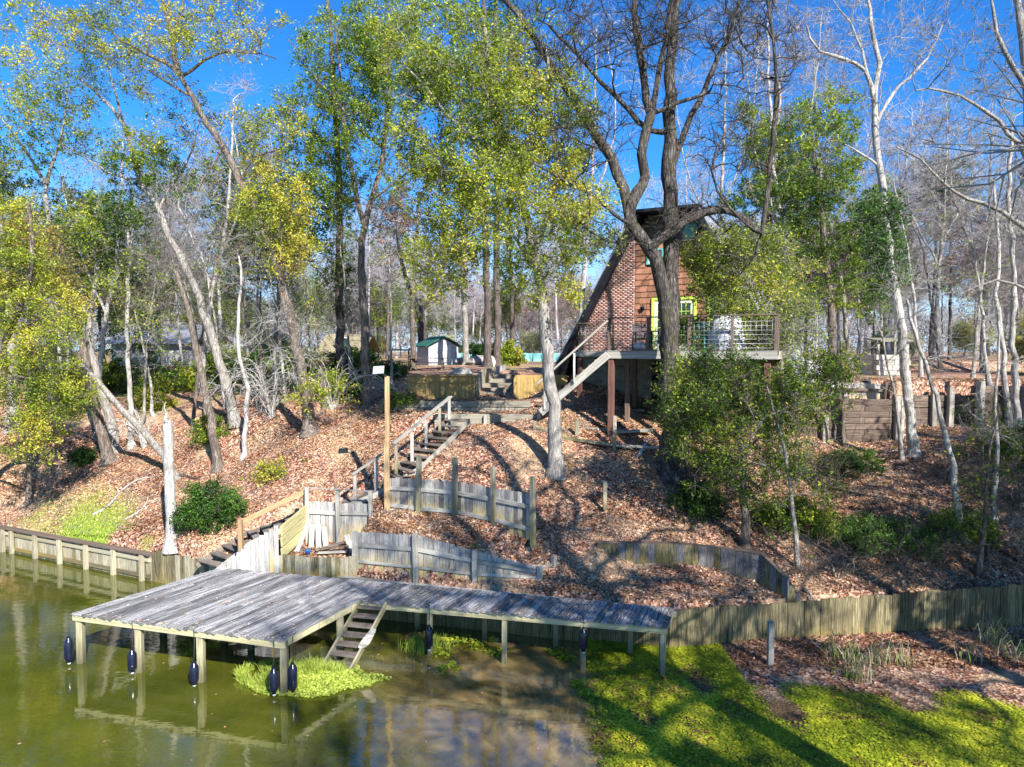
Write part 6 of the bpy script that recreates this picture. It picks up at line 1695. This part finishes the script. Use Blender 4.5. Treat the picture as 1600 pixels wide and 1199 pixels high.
scatter(8, 1600, 1900, 26, 40, ['bare', 'bare', 'low'], 'outside the right edge')
scatter(8, -500, -100, 26, 40, ['bare', 'leafy', 'low'], 'outside the left edge')
# trees on the near bank behind and right of the camera: they shade the right side
for (x, y, k, s) in ((9.6, 5.0, 'big', 1.0), (12, -4, 'big', 1.1), (19, 2, 'big', 1.0), (19, 9, 'leafy', 1.15), (24, 3, 'leafy', 1.25), (28, 11, 'bare', 1.1), (22, 14, 'leafy', 1.1), (14, -7, 'bare', 1.3)):
    o = placetree(k, x, y, s, 'tree on the near bank behind the viewer', 'trees on the near bank behind the viewer')
    o.location.z = -.2
far = []
# far-off wood as one mass closing the horizon
def farwood():
    R = np.random.default_rng(77); C = []; n = 80000
    ang = R.uniform(-.95, .95, n); dist = R.uniform(170, 260, n); x = np.tan(ang) * dist; hh = 9 + 6 * vnoise(x, dist * 0, 14, 3) + 3 * vnoise(x, dist * 0, 4, 4)
    z = 6.3 + hh * R.random(n) ** .7
    C = np.stack([x, dist, z], 1); V, F = leafquads(C, 1.9, R, wr=.14); t = R.random(n)
    m = leafmat('far_wood', [(0, (.10, .085, .085)), (.6, (.20, .175, .18)), (.8, (.28, .25, .255)), (1, (.12, .14, .08))], .1)
    o = link('far_wood', mesh_np('far_wood', V, F, m, t), kind='stuff'); o['label'] = 'far off grey leafless wood along the horizon'
farwood()
# ------------------------------------------------------------------ ground cover
def stuff(name, label, V, F, mat, T_):
    o = link(name, mesh_np(name, V, F, mat, T_), kind='stuff'); o['label'] = label; return o
R = np.random.default_rng(500)
def litter():
    n = 300000; x = []; y = []
    d = R.uniform(15.5, 30, n); px = R.uniform(-50, 1650, n); X = (px - 800) / FPX * d; Y = d
    k = (Y > shore_y(X) + .1) | ((X > 4.6) & (Y > 14.3))
    X, Y = X[k], Y[k]
    g = cov_grass(X, Y); w_ = cov_weed(X, Y); keep = (R.random(len(X)) < 1.15 - 1.25 * np.clip((fbm(X, Y, 1.6, 66) - .5) * 5, 0, .62)) & (R.random(len(X)) > g * .93) & (R.random(len(X)) > w_ * .97)
    keep &= (Y > shore_y(X)) | (R.random(len(X)) < .55)
    X, Y = X[keep], Y[keep]; Z = ground(X, Y) + .015 + R.random(len(X)) * .03
    V, F = leafquads(np.stack([X, Y, Z], 1), .073, R, flat=.45, wr=.6, up=(0, 0, 1.2))
    T_ = np.clip(R.beta(1.6, 1.7, len(X)) + (fbm(X, Y, 1.3, 61) - .5) * .8, 0, 1); T_ = np.where(Y < shore_y(X), T_ * .6, T_)
    stuff('leaf_litter', 'fallen brown oak leaves covering the bank', V, F, M['litter'], T_)
litter()
def dock_leaves():
    n = 260; u = R.random(n); v = R.random(n)
    P = [FL.lerp(FR, a).lerp(BL.lerp(B1, a), b) if i % 3 else IC.lerp(ER, a).lerp(B1.lerp(BR, a), b) for i, (a, b) in enumerate(zip(u, v))]
    C = np.array([(p.x, p.y, HD + .012) for p in P]); V, F = leafquads(C, .07, R, flat=.8, wr=.6, up=(0, 0, 4))
    stuff('scattered_leaves', 'a few pale fallen leaves lying on the dock planks', V, F, M['litter'], np.clip(R.random(n) + .3, 0, 1))
dock_leaves()
def blades(name, label, X, Y, h, mat, T_, lean=.35, wd_=.012, z=None):
    n = len(X); Z = ground(X, Y) if z is None else z; Z = np.maximum(Z, .0) - .01
    a = R.uniform(0, 2 * np.pi, n); H = h * (.5 + .8 * R.random(n)); d = R.normal(size=(n, 2)) * lean * H[:, None]
    B = np.stack([X, Y, Z], 1); w_ = np.stack([np.cos(a), np.sin(a), 0 * a], 1) * wd_
    Mm = B + np.stack([d[:, 0] * .4, d[:, 1] * .4, H * .6], 1); Tt = B + np.stack([d[:, 0], d[:, 1], H], 1)
    V = np.stack([B - w_, B + w_, Mm + w_ * .7, Tt, Mm - w_ * .7], 1).reshape(-1, 3); i = np.arange(n)[:, None] * 5
    F = np.concatenate([i + np.array([0, 1, 2, 4]), i + np.array([4, 2, 3, 3])], 0)
    F = np.concatenate([i + np.array([0, 1, 2, 4])], 0)
    # tip as second quad degenerate avoided: use narrow quad
    V2 = np.stack([Mm - w_ * .7, Mm + w_ * .7, Tt + w_ * .12, Tt - w_ * .12], 1).reshape(-1, 3)
    F2 = np.arange(n * 4).reshape(n, 4) + len(V)
    return stuff(name, label, np.concatenate([V, V2]), np.concatenate([F, F2]), mat, np.concatenate([T_, T_]))
n = 90000; X = R.uniform(-20, -11, n); Y = R.uniform(22, 29, n); k = R.random(n) < cov_grass(X, Y); X, Y = X[k], Y[k]
blades('grass', 'short bright green grass behind the left bulkhead', X, Y, .07, M['grassblade'], R.random(len(X)))
n = 9000; a = R.uniform(0, 6.28, n); q = R.random(n) ** .6; X = -5.1 + 1.25 * q * np.cos(a); Y = 15.4 + .6 * q * np.sin(a); k = fbm(X, Y, .5, 71) > .50; X, Y = X[k], Y[k]
blades('marsh_grass', 'bright green grass clump at the water beside the dock corner', X, Y, .2, M['grassblade'], np.clip(R.random(len(X)) * .6 + .3, 0, 1), wd_=.010)
n = 700; X = -2.2 + R.normal(size=n) * .22; Y = 16.9 + R.normal(size=n) * .14
blades('marsh_grass', 'small green grass tuft under the walkway fender', X, Y, .26, M['grassblade'], R.random(n))
# floating weed
n = 150000; Y = R.uniform(11.6, 17.4, n); X = R.uniform(.4, 13.5, n); k = (R.random(n) < cov_weed(X, Y)) & (X < Y * .78) ; X, Y = X[k], Y[k]
V, F = leafquads(np.stack([X, Y, np.maximum(ground(X, Y), 0) + .01 + R.random(len(X)) * .03], 1), .045, R, flat=.65, wr=.9, up=(0, 0, 2.5))
stuff('floating_weed', 'bright green floating weed carpet over the shallow marsh', V, F, M['duck'], np.clip(fbm(X, Y, .8, 81) * 1.5 - .2 + R.normal(size=len(X)) * .16, 0, 1))
n = 16000; a = R.uniform(0, 6.28, n); q = R.random(n) ** .6 * (.75 + .5 * vnoise(a * 2, a * 0, 1, 8)); X = -4.55 + 1.5 * q * np.cos(a); Y = 15.2 + .85 * q * np.sin(a)
V, F = leafquads(np.stack([X, Y, np.maximum(ground(X, Y), 0) + .01 + R.random(n) * .06], 1), .05, R, flat=.4, wr=.8, up=(0, 0, 1.2))
stuff('water_plants', 'low bright water plants around the dock corner post', V, F, M['grassblade'], np.clip(R.random(n) * .5 + .45, 0, 1))
# broad leaved plants in clumps
def clumps(label, centres, nl, r, s=.075, t=(.35, .35), name='water_plants'):
    C = []
    for (cx, cy, rr) in centres:
        a = R.uniform(0, 6.28, nl); q = R.random(nl) ** .7 * rr; C.append(np.stack([cx + q * np.cos(a), cy + q * np.sin(a) * .7, np.full(nl, .0)], 1))
    C = np.concatenate(C); C[:, 2] = np.maximum(ground(C[:, 0], C[:, 1]), 0) + .02 + R.random(len(C)) * .11
    V, F = leafquads(C, s, R, flat=.4, wr=.75, up=(0, 0, 1.4)); stuff(name, label, V, F, M['leaf_yellow'], np.clip(t[0] + R.random(len(C)) * t[1], 0, 1))
def px2(px, py): p = pz(px, py, .03); return (p.x, p.y)
clumps('patches of fresh green leaves floating under the walkway', [(*px2(x, y), r) for x, y, r in ((645, 1012, .25), (655, 1005, .2), (720, 1003, .35), (745, 1010, .3), (690, 1022, .3), (775, 1020, .3), (870, 1020, .25), (885, 1030, .2), (905, 1070, .22), (915, 1085, .2), (925, 1040, .2), (700, 1045, .3))], 130, .3)
clumps('scattered leafy water plants among the green weed', [(R.uniform(1.6, 9), R.uniform(12.0, 15.6), R.uniform(.12, .4)) for _ in range(16)], 40, .3, s=.06, t=(.2, .5))
C = np.stack([R.uniform(1.5, 10, 9000), R.uniform(11.8, 15.8, 9000), np.full(9000, .0)], 1); k = fbm(C[:, 0], C[:, 1], .9, 91) > .60; C = C[k]; C[:, 2] = np.maximum(ground(C[:, 0], C[:, 1]), 0) + .035
V, F = leafquads(C, .07, R, flat=.6, wr=.6, up=(0, 0, 2)); stuff('drifted_leaves', 'dark brown leaves caught in the green weed', V, F, M['litter'], R.random(len(C)) * .5)
n = 420; Y = R.uniform(12, 19, n); X = R.uniform(-12, 1.2, n); k = (R.random(n) < np.exp(-np.abs(X - .6) * .35)) | (R.random(n) < .08); X, Y = X[k], Y[k]; k = (ground(X, Y) < -.02) & (Y < shore_y(X) - .1); X, Y = X[k], Y[k]
V, F = leafquads(np.stack([X, Y, np.full(len(X), .006)], 1), .06, R, flat=1, wr=.6, up=(0, 0, 40)); stuff('floating_leaves', 'small fallen leaves drifting on the pond', V, F, M['litter'], R.random(len(X)) * .5 + .3)
# sticks and seedlings on the bank
n = 2600; d = R.uniform(18, 29, n); X = R.uniform(-150, 1650, n); X = (X - 800) / FPX * d; Y = d; k = Y > shore_y(X) + .2; X, Y = X[k], Y[k]; n = len(X)
a = R.uniform(0, np.pi, n); L_ = .12 + .5 * R.random(n) ** 2; dx, dy = np.cos(a) * L_, np.sin(a) * L_
Aq = np.stack([X - dx, Y - dy, ground(X - dx, Y - dy) + .03], 1); Bq = np.stack([X + dx, Y + dy, ground(X + dx, Y + dy) + .05 + .05 * R.random(n)], 1); Dq = nrm_(Bq - Aq)
V, F = tubes(Aq, Bq, np.full(n, .009), np.full(n, .005), Dq, Dq, 4); stuff('fallen_sticks', 'small pale sticks lying among the leaves', V, F, M['bark_grey'], None)
cs = []
while len(cs) < 46:
    px_, py_ = R.uniform(150, 1550), R.uniform(650, 900); p_ = pg(px_, py_)
    if p_.y > shore_y(p_.x) + .4 and p_.y < 30: cs.append((p_.x, p_.y, R.uniform(.06, .16)))
clumps('little green seedlings scattered on the leafy bank', cs, 16, .2, s=.06, t=(.2, .5), name='seedlings')
# lichen specks on the dock
P = [FL.lerp(FR, a).lerp(BL.lerp(B1, a), b) if i % 2 else IC.lerp(ER, a).lerp(B1.lerp(BR, a), b) for i, (a, b) in enumerate(zip(R.random(520), np.where(R.random(520) < .5, R.random(520) * .04, R.random(520))))]
C = np.array([(p.x, p.y, HD + .009) for p in P]); V, F = leafquads(C, .035, R, flat=1, wr=.8, up=(0, 0, 30)); stuff('lichen_specks', 'pale lichen specks on the dock planks', V, F, M['litter'], np.full(len(C), .98))
# reeds
def reed(label, px, py, n, h, seed):
    p = pz(px, py, .1); Rr = np.random.default_rng(seed); root = thing('reed_clump', label, 'reeds', (p.x, p.y, .05), 'reed clumps in the marsh')
    X = p.x + Rr.normal(size=n) * .16; Y = p.y + Rr.normal(size=n) * .12; a = Rr.uniform(0, 6.28, n); H = h * (.4 + .8 * Rr.random(n)); d = Rr.normal(size=(n, 2)) * .38 * H[:, None]
    B = np.stack([X, Y, 0 * X + .05], 1); w_ = np.stack([np.cos(a), np.sin(a), 0 * a], 1) * .011; P1_ = B + np.stack([d[:, 0] * .2, d[:, 1] * .2, H * .5], 1); P2_ = B + np.stack([d[:, 0] * .6, d[:, 1] * .6, H * .85], 1); P3_ = B + np.stack([d[:, 0] * 1.3, d[:, 1] * 1.3, H * (.95 - Rr.random(n) * .5)], 1)
    Vs, Fs = [], []; off = 0
    for A_, B_, wa, wb in ((B, P1_, 1, .9), (P1_, P2_, .9, .6), (P2_, P3_, .6, .1)):
        Vs.append(np.stack([A_ - w_ * wa, A_ + w_ * wa, B_ + w_ * wb, B_ - w_ * wb], 1).reshape(-1, 3)); Fs.append(np.arange(n * 4).reshape(n, 4) + off); off += n * 4
    T1 = Rr.random(n)
    me = mesh_np('blades', np.concatenate(Vs) - np.array([p.x, p.y, .05]), np.concatenate(Fs), M['straw'], np.tile(T1, 3)); me['local'] = 1; link('blades', me, root)
for i, (x, y, n, h, l) in enumerate(((1312, 1035, 60, .8, 'tall straw coloured reed clump nearest the bulkhead'), (1340, 1062, 60, .7, 'reed clump drooping toward the green weed'), (1372, 1040, 50, .7, 'green tinged reed clump in the middle of the leafy mud'), (1408, 1040, 40, .55, 'short reed clump right of the middle one'), (1550, 1010, 60, .8, 'bushy reed clump near the right edge by the bulkhead'), (1580, 1030, 40, .6, 'smaller reed clump at the right edge'), (1510, 1035, 30, .5, 'sparse reed clump left of the bushy one'))):
    reed(l, x, y, n, h, 600 + i)
# fallen branches
def fallen(label, pts, r, mat='bark_white'):
    P = []
    for (px, py) in pts: p = pg(px, py, 14); P.append((p.x, p.y, p.z + r * .6 + .02))
    q, t = catmull(P, .15); o = link('fallen_branch', tube_mesh('fallen_branch', [tuple(v) for v in q], [r * (1 - .7 * k) for k in t], M[mat], 6)); tag(o, label, 'branch')
fallen('long pale branch lying on the eroded left slope', [(145, 808), (170, 795), (190, 770), (215, 755), (240, 748)], .06)
fallen('second pale branch lying right of the long one', [(195, 815), (215, 805), (228, 790), (232, 775)], .04)
fallen('thin stick on the leaves above the grass', [(235, 790), (262, 778), (285, 765)], .03, 'bark_grey')
fallen('dark fallen log low on the right slope', [(1530, 830), (1560, 860), (1590, 885)], .09, 'bark_dark')
fallen('short dark stick in the leaves behind the shrub', [(275, 745), (300, 750), (312, 752)], .06, 'bark_dark')
fallen('crooked pale root by the end of the curved wall', [(1255, 925), (1265, 935), (1275, 945), (1280, 940)], .04, 'bark_grey')
p = pg(945, 590) 
# lay every mesh-child pivot sanely
bpy.context.view_layer.update()
print('objects', len(bpy.data.objects), 'tris', TOT[0])
